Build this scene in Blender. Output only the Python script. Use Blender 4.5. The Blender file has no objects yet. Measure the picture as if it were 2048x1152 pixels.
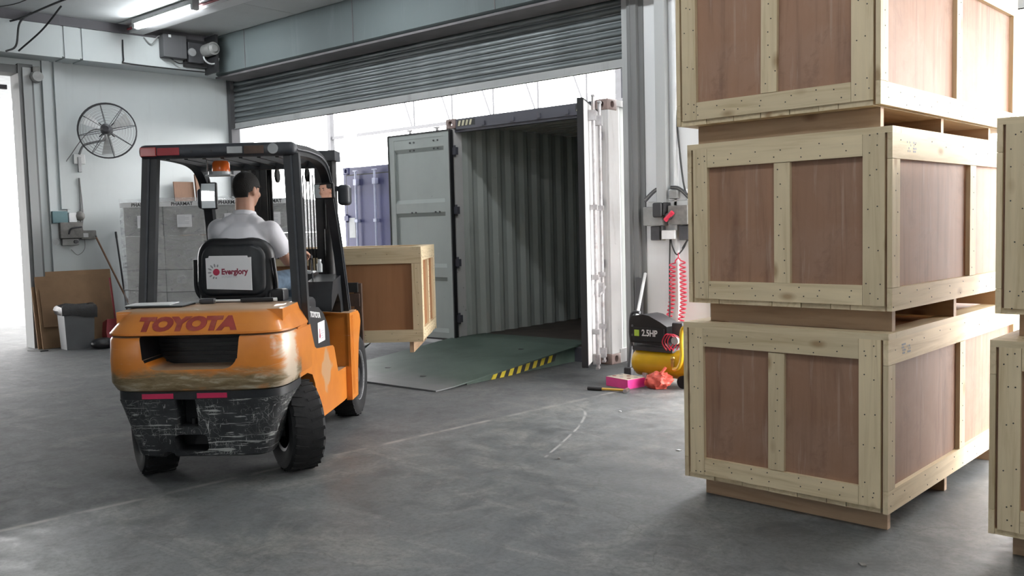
import bpy, bmesh, math, random
from mathutils import Vector, Matrix, Euler
random.seed(7)
SC = bpy.context.scene
COL = SC.collection
R = math.radians
PI = math.pi

# ------------------------------------------------------------------ camera
F_PX, CAM_H, YAW, ROLL, PITCH = 1800.0, 1.52, R(40.3), R(1.449), R(3.819)
_f0 = Vector((-math.sin(YAW), math.cos(YAW), 0)); _r0 = Vector((math.cos(YAW), math.sin(YAW), 0)); _u0 = Vector((0, 0, 1))
_fw = _f0*math.cos(PITCH) - _u0*math.sin(PITCH); _up = _u0*math.cos(PITCH) + _f0*math.sin(PITCH)
_R = _r0*math.cos(ROLL) - _up*math.sin(ROLL); _U = _up*math.cos(ROLL) + _r0*math.sin(ROLL)
cam = bpy.data.cameras.new('camera'); cam.sensor_width = 36; cam.lens = F_PX/2048*36; cam.clip_end = 300; cam.clip_start = .05
camo = bpy.data.objects.new('camera', cam); COL.objects.link(camo)
M = Matrix((( _R.x, _U.x, -_fw.x, 0), (_R.y, _U.y, -_fw.y, 0), (_R.z, _U.z, -_fw.z, CAM_H), (0, 0, 0, 1)))
camo.matrix_world = M
SC.camera = camo
# ------------------------------------------------------------------ world, exposure
TUBE_STRENGTH = 92.0
SKY_STRENGTH = 16.0
w = bpy.data.worlds.new('overcast_sky'); SC.world = w; w.use_nodes = True
bg = w.node_tree.nodes['Background']; bg.inputs[0].default_value = (1.0, .985, .975, 1); bg.inputs[1].default_value = SKY_STRENGTH
SC.view_settings.view_transform = 'Standard'; SC.view_settings.look = 'None'
SC.view_settings.exposure = 0.0; SC.view_settings.gamma = 1.0; SC.view_settings.use_curve_mapping = False
SC.cycles.max_bounces = 8; SC.cycles.diffuse_bounces = 5; SC.cycles.glossy_bounces = 4; SC.cycles.transparent_max_bounces = 12
SC.cycles.sample_clamp_indirect = 6.0
SC.cycles.caustics_reflective = False; SC.cycles.caustics_refractive = False

# ------------------------------------------------------------------ materials
MATS = {}
def nt(name):
    m = bpy.data.materials.new(name); m.use_nodes = True
    t = m.node_tree; b = t.nodes['Principled BSDF']
    MATS[name] = m
    return m, t, b
def N(t, ty, **kw):
    n = t.nodes.new(ty)
    for k, v in kw.items():
        if k in n.inputs.keys() if isinstance(k, str) else False: n.inputs[k].default_value = v
        else: setattr(n, k, v)
    return n
def coord(t, scale=(1, 1, 1), out='Object'):
    c = t.nodes.new('ShaderNodeTexCoord'); m = t.nodes.new('ShaderNodeMapping'); m.inputs['Scale'].default_value = scale
    t.links.new(c.outputs[out], m.inputs[0]); return m.outputs[0]
def noise(t, vec, scale, detail=4, rough=.55, dist=0):
    n = t.nodes.new('ShaderNodeTexNoise'); n.inputs['Scale'].default_value = scale; n.inputs['Detail'].default_value = detail
    n.inputs['Roughness'].default_value = rough; n.inputs['Distortion'].default_value = dist
    t.links.new(vec, n.inputs['Vector']); return n.outputs['Fac']
def ramp(t, fac, stops):
    r = t.nodes.new('ShaderNodeValToRGB'); e = r.color_ramp.elements
    while len(e) < len(stops): e.new(.5)
    for i, (p, c) in enumerate(stops):
        e[i].position = p; e[i].color = (c[0], c[1], c[2], 1) if hasattr(c, '__len__') else (c, c, c, 1)
    t.links.new(fac, r.inputs[0]); return r.outputs[0]
def mixc(t, fac, a, b, mode='MIX'):
    m = t.nodes.new('ShaderNodeMix'); m.data_type = 'RGBA'; m.blend_type = mode
    for sock, v in ((m.inputs[0], fac), (m.inputs[6], a), (m.inputs[7], b)):
        if hasattr(v, 'is_linked') or hasattr(v, 'links'): t.links.new(v, sock)
        elif hasattr(v, '__len__'): sock.default_value = (v[0], v[1], v[2], 1)
        else: sock.default_value = v
    return m.outputs[2]
def mathn(t, op, a, b=0.0, clamp=False):
    m = t.nodes.new('ShaderNodeMath'); m.operation = op; m.use_clamp = clamp
    for i, v in enumerate((a, b)):
        if hasattr(v, 'links'): t.links.new(v, m.inputs[i])
        else: m.inputs[i].default_value = v
    return m.outputs[0]
def bump(t, b, h, strength=.3, dist=.01):
    n = t.nodes.new('ShaderNodeBump'); n.inputs['Strength'].default_value = strength; n.inputs['Distance'].default_value = dist
    t.links.new(h, n.inputs['Height']); t.links.new(n.outputs[0], b.inputs['Normal'])
def plain(name, col, rough=.5, metal=0.0, var=.12, scale=6.0, bumpy=0.0, dirt=None, dirt_amt=.5):
    m, t, b = nt(name)
    v = coord(t); n = noise(t, v, scale, 5)
    lo = tuple(c*(1-var) for c in col); hi = tuple(min(1, c*(1+var)) for c in col)
    c = ramp(t, n, [(.3, lo), (.7, hi)])
    if dirt:
        d = ramp(t, noise(t, v, scale*.6, 8, .65, .4), [(.5, 0), (.68, dirt_amt)])
        c = mixc(t, d, c, dirt)
    t.links.new(c, b.inputs['Base Color']); b.inputs['Roughness'].default_value = rough; b.inputs['Metallic'].default_value = metal
    if bumpy: bump(t, b, noise(t, v, scale*3, 6), bumpy)
    return m

def wood(name, axis, base, dark, knots=True, sc=1.0):
    m, t, b = nt(name)
    s = [26*sc, 26*sc, 26*sc]; s[axis] = 1.6*sc
    oi = t.nodes.new('ShaderNodeObjectInfo')
    c = t.nodes.new('ShaderNodeTexCoord'); add = t.nodes.new('ShaderNodeVectorMath'); add.operation = 'ADD'
    off = t.nodes.new('ShaderNodeVectorMath'); off.operation = 'SCALE'; off.inputs[0].default_value = (13, 7, 19)
    t.links.new(oi.outputs['Random'], off.inputs['Scale']); t.links.new(c.outputs['Object'], add.inputs[0]); t.links.new(off.outputs[0], add.inputs[1])
    mp = t.nodes.new('ShaderNodeMapping'); mp.inputs['Scale'].default_value = s; t.links.new(add.outputs[0], mp.inputs[0])
    g = noise(t, mp.outputs[0], 1.0, 5, .6, .6)
    col = ramp(t, g, [(.25, dark), (.5, base), (.8, tuple(min(1, x*1.12) for x in base))])
    big = noise(t, add.outputs[0], 2.2, 3)
    col = mixc(t, ramp(t, big, [(.4, 0), (.75, .45)]), col, tuple(x*.86 for x in base))
    if knots:
        v = t.nodes.new('ShaderNodeTexVoronoi'); ks = [5.5, 5.5, 5.5]; ks[axis] = 2.6
        mk = t.nodes.new('ShaderNodeMapping'); mk.inputs['Scale'].default_value = ks; t.links.new(add.outputs[0], mk.inputs[0])
        t.links.new(mk.outputs[0], v.inputs['Vector']); v.inputs['Scale'].default_value = 1.0
        k = ramp(t, v.outputs['Distance'], [(.05, .75), (.15, 0)])
        col = mixc(t, k, col, (dark[0]*.62, dark[1]*.5, dark[2]*.42))
    var = mathn(t, 'MULTIPLY_ADD', oi.outputs['Random'], .22); t.nodes[-1].inputs[2].default_value = .88
    hs = t.nodes.new('ShaderNodeHueSaturation'); t.links.new(col, hs.inputs['Color']); t.links.new(var, hs.inputs['Value'])
    t.links.new(hs.outputs[0], b.inputs['Base Color']); b.inputs['Roughness'].default_value = .62
    bump(t, b, g, .12, .004)
    return m
PINE, PDARK = (.68, .555, .365), (.50, .375, .21)
for i, a in enumerate('xyz'): wood('pine_'+a, i, PINE, PDARK)
SKW, SKD = (.44, .30, .19), (.31, .19, .11)
for i, a in enumerate('xyz'): wood('rough_pine_'+a, i, SKW, SKD)
PLY, PLYD = (.30, .165, .103), (.155, .076, .046)
m = wood('plywood', 2, PLY, PLYD, False, .6)
def plywood_extra():
    t = m.node_tree; b = t.nodes['Principled BSDF']; src = b.inputs['Base Color'].links[0].from_socket
    v = coord(t); n = ramp(t, noise(t, v, 2.4, 6, .65, .5), [(.45, 0), (.72, .42)])
    v2 = coord(t, (30, 30, 2.2)); st = ramp(t, noise(t, v2, 1, 4, .6, .3), [(.60, 0), (.72, .45)])
    c = mixc(t, n, src, (.40, .265, .20)); c = mixc(t, st, c, (.46, .34, .27))
    dk = ramp(t, noise(t, v, 3.3, 7, .7, .8), [(.56, 0), (.72, .55)]); c = mixc(t, dk, c, (.15, .072, .045))
    t.links.new(c, b.inputs['Base Color'])
plywood_extra()
wood('plywood_x', 0, (.36, .18, .085), (.29, .135, .06), False, .6)
wood('plywood_smooth', 2, (.36, .17, .075), (.30, .135, .058), False, .5)
wood('brown_board', 2, (.20, .105, .06), (.13, .065, .038), False)

# floor
def floor_mat():
    m, t, b = nt('concrete_floor')
    v = coord(t)
    a = noise(t, v, .8, 8, .62, .4); f = noise(t, v, 7, 9, .7, .3)
    col = ramp(t, a, [(.3, (.074, .081, .085)), (.5, (.112, .120, .124)), (.72, (.172, .179, .180))])
    col = mixc(t, ramp(t, f, [(.42, 0), (.75, .6)]), col, (.185, .185, .178))
    # pale scuffed streaks left by tyres
    v2 = coord(t, (.55, 2.6, 1)); s = ramp(t, noise(t, v2, 1.1, 8, .7, 1.2), [(.54, 0), (.68, .7)])
    col = mixc(t, s, col, (.235, .232, .222))
    v3 = coord(t, (1.9, .8, 1)); s3 = ramp(t, noise(t, v3, 2.3, 9, .75, 1.6), [(.57, 0), (.66, .5)])
    col = mixc(t, s3, col, (.215, .21, .20))
    m4 = ramp(t, noise(t, v, 3.1, 10, .78, .6), [(.48, 0), (.62, .7)]); col = mixc(t, m4, col, (.058, .06, .063))
    b4 = ramp(t, noise(t, v, 1.3, 8, .7, 1.0), [(.52, 0), (.64, .7)]); col = mixc(t, b4, col, (.215, .212, .20))
    g3 = ramp(t, noise(t, v, 34, 6, .75), [(.46, 0), (.66, .6)]); col = mixc(t, g3, col, (.055, .057, .06))
    # dark oil spots
    o = ramp(t, noise(t, v, 1.9, 6, .6, .8), [(.62, 0), (.74, .6)]); col = mixc(t, o, col, (.045, .047, .05))
    # hairline cracks
    vo = t.nodes.new('ShaderNodeTexVoronoi'); vo.feature = 'DISTANCE_TO_EDGE'; vo.inputs['Scale'].default_value = .55
    wv = t.nodes.new('ShaderNodeVectorMath'); wv.operation = 'ADD'
    nn = t.nodes.new('ShaderNodeTexNoise'); nn.inputs['Scale'].default_value = 2.2; nn.inputs['Detail'].default_value = 6; t.links.new(v, nn.inputs['Vector'])
    t.links.new(v, wv.inputs[0]); t.links.new(nn.outputs['Color'], wv.inputs[1]); t.links.new(wv.outputs[0], vo.inputs['Vector'])
    ck = ramp(t, vo.outputs['Distance'], [(.0, .55), (.006, 0)]); col = mixc(t, ck, col, (.06, .06, .06))
    # slab beyond the pour joint: darker old concrete, with some shade painted in
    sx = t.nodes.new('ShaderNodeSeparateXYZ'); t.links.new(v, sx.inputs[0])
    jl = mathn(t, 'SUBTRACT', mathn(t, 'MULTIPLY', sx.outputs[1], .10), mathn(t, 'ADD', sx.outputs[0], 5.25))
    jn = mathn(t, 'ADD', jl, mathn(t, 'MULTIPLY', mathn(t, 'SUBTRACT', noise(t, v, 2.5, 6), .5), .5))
    slab_and_shade = ramp(t, mathn(t, 'MULTIPLY_ADD', jn, 1.6), [(.35, 0), (.6, .48)]); slab_and_shade.node.inputs[0].links[0].from_node.inputs[2].default_value = .5
    col = mixc(t, slab_and_shade, col, (.05, .052, .055))
    jt = mathn(t, 'MULTIPLY', ramp(t, mathn(t, 'ABSOLUTE', jl), [(.008, .75), (.035, 0)]), ramp(t, noise(t, v, 4, 6), [(.42, .1), (.55, 1)]))
    col = mixc(t, jt, col, (.27, .26, .24))
    t.links.new(col, b.inputs['Base Color'])
    rgh = mathn(t, 'ADD', ramp(t, f, [(.3, .40), (.7, .66)]), mathn(t, 'MULTIPLY', slab_and_shade, .45), True); t.links.new(rgh, b.inputs['Roughness'])
    b.inputs['Specular IOR Level'].default_value = .55
    bump(t, b, f, .10, .006)
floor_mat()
def wall_mat(name, c, d, streak=.35):
    m, t, b = nt(name)
    v = coord(t); n = noise(t, v, 1.3, 8, .6)
    col = ramp(t, n, [(.3, tuple(x*.93 for x in c)), (.7, c)])
    v2 = coord(t, (3, 3, .35)); s = ramp(t, noise(t, v2, 1.5, 7, .7, .4), [(.55, 0), (.8, streak)])
    col = mixc(t, s, col, d)
    t.links.new(col, b.inputs['Base Color']); b.inputs['Roughness'].default_value = .75
    bump(t, b, noise(t, v, 30, 4), .06, .004)
wall_mat('painted_wall', (.53, .565, .57), (.37, .39, .39), .3)
wall_mat('white_wall', (.74, .75, .76), (.52, .52, .53), .35)
wall_mat('ceiling_board', (.56, .575, .58), (.34, .34, .34), .3)
wall_mat('steel_angle', (.10, .095, .105), (.16, .15, .16), .5)
wall_mat('column_grey', (.165, .168, .168), (.09, .09, .09), .5)
wall_mat('column_light', (.40, .41, .41), (.16, .155, .15), .6)
wall_mat('column_dark', (.075, .075, .08), (.14, .14, .14), .4)
wall_mat('yard_concrete', (.20, .20, .195), (.15, .15, .145), .4)
wall_mat('header_steel', (.135, .163, .167), (.21, .24, .245), .55)
plain('header_under', (.13, .12, .125), .6, 0, .2, 3)
plain('added_canopy_sheet', (.35, .37, .39), .6)
wall_mat('cladding_blue', (.07, .078, .092), (.058, .064, .075), .3)
# shutter steel
def shutter_mat():
    m, t, b = nt('shutter_steel')
    v = coord(t, (1.1, 14, 14)); n = noise(t, v, 1.2, 7, .7, .5)
    col = ramp(t, n, [(.3, (.07, .082, .086)), (.5, (.165, .185, .19)), (.72, (.31, .335, .345))])
    oi = t.nodes.new('ShaderNodeObjectInfo')
    col = mixc(t, mathn(t, 'MULTIPLY', oi.outputs['Random'], .35), col, (.17, .19, .2))
    t.links.new(col, b.inputs['Base Color']); b.inputs['Roughness'].default_value = .42; b.inputs['Metallic'].default_value = .35
shutter_mat()
# forklift paints
def orange_mat():
    m, t, b = nt('worn_orange_paint')
    v = coord(t); n = noise(t, v, 5, 5)
    col = ramp(t, n, [(.3, (.56, .175, .024)), (.7, (.68, .24, .036))])
    sx = t.nodes.new('ShaderNodeSeparateXYZ'); c = t.nodes.new('ShaderNodeTexCoord'); t.links.new(c.outputs['Object'], sx.inputs[0])
    # rubbed band low on the counterweight, at the height of other bumpers (own shape: noise edged band)
    nz = noise(t, coord(t, (3, 3, 9)), 1.6, 7, .7, .6)
    zz = mathn(t, 'ADD', sx.outputs[2], mathn(t, 'MULTIPLY', nz, .16))
    worn = ramp(t, noise(t, coord(t, (4, 4, 22)), 1.5, 7, .7, .5), [(.35, (.145, .095, .042)), (.52, (.235, .175, .095)), (.68, (.48, .42, .32))])
    back = mathn(t, 'LESS_THAN', sx.outputs[1], -.42)
    low = ramp(t, zz, [(.775, 1), (.83, 0)])
    gap = ramp(t, noise(t, coord(t, (2.2, 2.2, 5)), 1.2, 4), [(.33, .15), (.42, 1)])
    col = mixc(t, mathn(t, 'MULTIPLY', mathn(t, 'MULTIPLY', low, back), gap), col, worn)
    # bare scraped corner of the counterweight and a rubbed patch on the side panel
    dx = mathn(t, 'ABSOLUTE', mathn(t, 'ADD', sx.outputs[1], .62)); cn = mathn(t, 'ADD', dx, mathn(t, 'MULTIPLY', mathn(t, 'SUBTRACT', nz, .5), .35))
    cor = mathn(t, 'MULTIPLY', mathn(t, 'GREATER_THAN', sx.outputs[0], .46), ramp(t, cn, [(.05, .9), (.12, 0)])); cor = mathn(t, 'MULTIPLY', cor, mathn(t, 'LESS_THAN', sx.outputs[2], .93))
    col = mixc(t, cor, col, (.66, .55, .42))
    py = mathn(t, 'ABSOLUTE', mathn(t, 'SUBTRACT', sx.outputs[1], .28)); pz = mathn(t, 'ABSOLUTE', mathn(t, 'SUBTRACT', sx.outputs[2], .56))
    pn = mathn(t, 'ADD', mathn(t, 'ADD', py, pz), mathn(t, 'MULTIPLY', noise(t, v, 12, 7, .7), .30))
    pat = mathn(t, 'MULTIPLY', mathn(t, 'GREATER_THAN', sx.outputs[0], .5), ramp(t, pn, [(.29, .75), (.34, 0)])); col = mixc(t, pat, col, (.50, .34, .20))
    # scrapes
    sc = ramp(t, noise(t, coord(t, (3, 3, 40)), 1.3, 6, .7, .8), [(.66, 0), (.70, .55)]); col = mixc(t, sc, col, (.75, .58, .42))
    ch = ramp(t, noise(t, v, 9, 7, .7, .3), [(.68, 0), (.72, .6)]); col = mixc(t, ch, col, (.62, .50, .36))
    # dust lying on level faces
    g = t.nodes.new('ShaderNodeNewGeometry'); s2 = t.nodes.new('ShaderNodeSeparateXYZ'); t.links.new(g.outputs['Normal'], s2.inputs[0])
    du = mathn(t, 'MULTIPLY', ramp(t, s2.outputs[2], [(.75, 0), (.93, 1)]), ramp(t, noise(t, v, 4, 6), [(.25, .72), (.7, .95)]))
    col = mixc(t, du, col, (.36, .275, .19))
    t.links.new(col, b.inputs['Base Color'])
    t.links.new(ramp(t, du, [(.1, .33), (.6, .8)]), b.inputs['Roughness'])
    b.inputs['Coat Weight'].default_value = .15
orange_mat()
def scratched_black():
    m, t, b = nt('scratched_black_steel')
    v = coord(t)
    def lines(scale, sz, lo, hi, d):
        return ramp(t, noise(t, coord(t, sz), scale, 5, .6, d), [(lo, 0), (hi, .9)])
    a = lines(1.0, (5, 5, 60), .58, .61, .5); c2 = lines(1.0, (55, 55, 7), .63, .66, .8)
    vo = t.nodes.new('ShaderNodeTexVoronoi'); vo.feature = 'DISTANCE_TO_EDGE'; vo.inputs['Scale'].default_value = 9
    nn = t.nodes.new('ShaderNodeTexNoise'); nn.inputs['Scale'].default_value = 6; t.links.new(v, nn.inputs['Vector'])
    ad = t.nodes.new('ShaderNodeVectorMath'); ad.operation = 'ADD'; t.links.new(v, ad.inputs[0]); t.links.new(nn.outputs['Color'], ad.inputs[1]); t.links.new(ad.outputs[0], vo.inputs['Vector'])
    ed = mathn(t, 'MULTIPLY', ramp(t, vo.outputs['Distance'], [(.0, .8), (.03, 0)]), ramp(t, noise(t, v, 5, 5), [(.44, 0), (.50, 1)]))
    msk = mathn(t, 'MAXIMUM', mathn(t, 'MAXIMUM', a, c2), ed)
    msk = mathn(t, 'MULTIPLY', msk, ramp(t, noise(t, v, 3.5, 4), [(.35, .15), (.6, 1)]))
    col = ramp(t, noise(t, v, 8, 5), [(.3, (.012, .013, .015)), (.7, (.04, .042, .045))])
    col = mixc(t, msk, col, (.48, .49, .47))
    t.links.new(col, b.inputs['Base Color']); b.inputs['Roughness'].default_value = .5
scratched_black()
plain('guard_black', (.010, .0115, .0145), .42, 0, .3, 8, 0, (.07, .07, .07), .2)
plain('guard_slate', (.034, .038, .047), .48, 0, .2, 8, 0, (.12, .12, .12), .3)
plain('black_plastic', (.008, .008, .010), .46, 0, .25, 10)
plain('mast_black', (.010, .0095, .010), .55, 0, .4, 8, 0, (.05, .035, .028), .35)
plain('rubber', (.007, .007, .008), .85, 0, .35, 14, .15)
plain('rim_dark', (.035, .036, .040), .5, 0, .3, 14, 0, (.12, .11, .1), .4)
plain('rim_edge', (.20, .21, .22), .45)
plain('carriage_brown', (.070, .040, .028), .6, 0, .4, 9)
plain('letter_red', (.27, .040, .030), .6, 0, .2, 14, 0, (.42, .16, .10), .5)
plain('reflector_pink', (.55, .02, .09), .35)
plain('lens_red', (.28, .015, .018), .25)
plain('lens_clear', (.34, .35, .36), .2)
plain('lens_amber', (.75, .14, .02), .2)
plain('sign_white', (.78, .78, .80), .5, 0, .03)
plain('print_crimson', (.48, .015, .07), .5)
plain('print_maroon', (.25, .01, .045), .5)
plain('print_grey', (.30, .30, .32), .5)
plain('print_light_grey', (.52, .52, .56), .5)
plain('print_black', (.02, .02, .022), .5)
plain('print_white', (.80, .80, .80), .5)
plain('skin', (.46, .25, .175), .55, 0, .08, 10)
plain('hair', (.008, .0065, .006), .8, 0, .3, 40, .4)
plain('polo_fabric', (.70, .695, .74), .85, 0, .04, 5, .1)
plain('denim', (.075, .115, .165), .85, 0, .3, 18, .15)
plain('shoe_black', (.02, .02, .022), .5)
plain('mirror_glass', (.92, .93, .95), .03, 1.0, 0)
plain('chrome', (.62, .63, .65), .28, 1.0, .1)
plain('grey_metal', (.30, .305, .31), .45, .3, .2)
plain('pale_metal', (.55, .56, .56), .45, .1, .15)
plain('dark_metal', (.05, .05, .055), .5, .2, .3)
plain('chalk', (.24, .24, .235), .9)
plain('paper', (.72, .73, .74), .7, 0, .05)
# container
def container_paint(name, base, rust, amt):
    m, t, b = nt(name)
    v = coord(t); n = noise(t, v, 1.8, 6)
    col = ramp(t, n, [(.3, tuple(x*.88 for x in base)), (.7, base)])
    s = ramp(t, noise(t, coord(t, (5, 5, .7)), 1.6, 8, .7, .5), [(.56, 0), (.76, amt)])
    col = mixc(t, s, col, rust)
    sp = ramp(t, noise(t, v, 13, 7, .7), [(.66, 0), (.71, amt)]); col = mixc(t, sp, col, tuple(x*.6 for x in rust))
    t.links.new(col, b.inputs['Base Color']); b.inputs['Roughness'].default_value = .5
container_paint('container_inside', (.46, .49, .465), (.20, .20, .18), .5)
container_paint('container_door_inside', (.34, .375, .362), (.27, .29, .28), .35)
container_paint('container_white', (.62, .61, .61), (.36, .33, .32), .75)
container_paint('container_dark', (.080, .080, .10), (.16, .12, .10), .5)
container_paint('container_rust', (.26, .19, .175), (.14, .09, .075), .6)
container_paint('container_blue', (.078, .080, .20), (.06, .06, .11), .5)
plain('container_gasket', (.012, .012, .014), .6)
plain('container_bar', (.42, .41, .42), .4, .35, .25, 12, 0, (.2, .15, .13), .5)
plain('blue_bar', (.40, .42, .56), .4, .2, .15, 12)
plain('container_floor_wood', (.055, .042, .035), .6, 0, .4, 4)
plain('hazard_yellow', (.62, .49, .03), .5, 0, .15, 12)
plain('hazard_cream', (.50, .47, .33), .5, 0, .15, 12)
plain('hazard_black', (.02, .02, .02), .5)
def checker_plate():
    m, t, b = nt('green_checker_plate')
    v = coord(t); n = noise(t, v, 1.5, 6, .6, .4)
    col = ramp(t, n, [(.3, (.042, .066, .054)), (.55, (.075, .108, .09)), (.8, (.105, .14, .12))])
    sx = t.nodes.new('ShaderNodeSeparateXYZ'); t.links.new(coord(t), sx.inputs[0])
    wear = mathn(t, 'ADD', sx.outputs[1], mathn(t, 'MULTIPLY', noise(t, v, 1.7, 5), .9))
    col = mixc(t, ramp(t, wear, [(.6, .9), (1.0, 0)]), col, (.15, .15, .155))
    st = ramp(t, noise(t, v, 2.1, 5, .6, .5), [(.58, 0), (.7, .55)]); col = mixc(t, st, col, (.036, .05, .042))
    t.links.new(col, b.inputs['Base Color']); b.inputs['Roughness'].default_value = .55
    ck = t.nodes.new('ShaderNodeTexChecker'); ck.inputs['Scale'].default_value = 46; t.links.new(coord(t), ck.inputs[0])
    bump(t, b, ck.outputs['Fac'], .25, .004)
checker_plate()
plain('ramp_green', (.055, .085, .068), .5, 0, .25, 6)
plain('cardboard', (.27, .165, .090), .8, 0, .14, 4)
plain('carton_grey', (.43, .43, .42), .75, 0, .1, 4)
plain('bin_grey', (.12, .124, .13), .5, 0, .08)
plain('bag_black', (.018, .018, .020), .3, 0, .3, 20, .6)
plain('teal_box', (.09, .17, .19), .5)
plain('box_grey', (.24, .24, .235), .5, 0, .15, 10)
plain('stain_grey', (.17, .165, .155), .55, 0, .3, 12)
plain('cable_black', (.015, .015, .016), .5)
plain('cable_grey', (.22, .22, .22), .5)
plain('pipe_red', (.33, .08, .09), .5)
plain('hose_red', (.62, .035, .075), .35)
plain('tank_yellow', (.66, .40, .012), .3, 0, .1, 5, 0, (.55, .2, .02), .4)
plain('brass', (.55, .36, .12), .3, .9)
plain('lime', (.42, .60, .08), .4)
plain('bag_red', (.70, .12, .085), .45, 0, .2, 14, .5)
plain('box_pink', (.72, .035, .26), .5)
plain('box_top', (.66, .56, .46), .5)
plain('handle_yellow', (.60, .36, .06), .5)
plain('broom_red', (.30, .025, .035), .5)
plain('white_paint', (.72, .73, .74), .5)
plain('truss_grey', (.03, .031, .035), .6)
plain('tyre_grey', (.10, .10, .10), .8)
def emis(name, col, s):
    m, t, b = nt(name); b.inputs['Base Color'].default_value = (.9, .9, .9, 1)
    b.inputs['Emission Color'].default_value = (*col, 1); b.inputs['Emission Strength'].default_value = s
emis('tube_light', (.93, .98, 1.0), TUBE_STRENGTH)
def film_mat():
    m, t, b = nt('stretch_film')
    b.inputs['Base Color'].default_value = (.62, .64, .66, 1); b.inputs['Roughness'].default_value = .22
    v = coord(t); n = noise(t, coord(t, (1.5, 1.5, 4)), 3, 7, .7, 1.2)
    t.links.new(ramp(t, n, [(.38, .05), (.66, .42)]), b.inputs['Alpha'])
    bump(t, b, n, .9, .03)
film_mat()
def glass_mat():
    m, t, b = nt('clear_plastic'); b.inputs['Base Color'].default_value = (.75, .78, .8, 1); b.inputs['Alpha'].default_value = .5; b.inputs['Roughness'].default_value = .1
glass_mat()
m_, t_, b_ = nt('window_glass'); b_.inputs['Base Color'].default_value = (.8, .85, .85, 1); b_.inputs['Alpha'].default_value = .12; b_.inputs['Roughness'].default_value = .05
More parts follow.
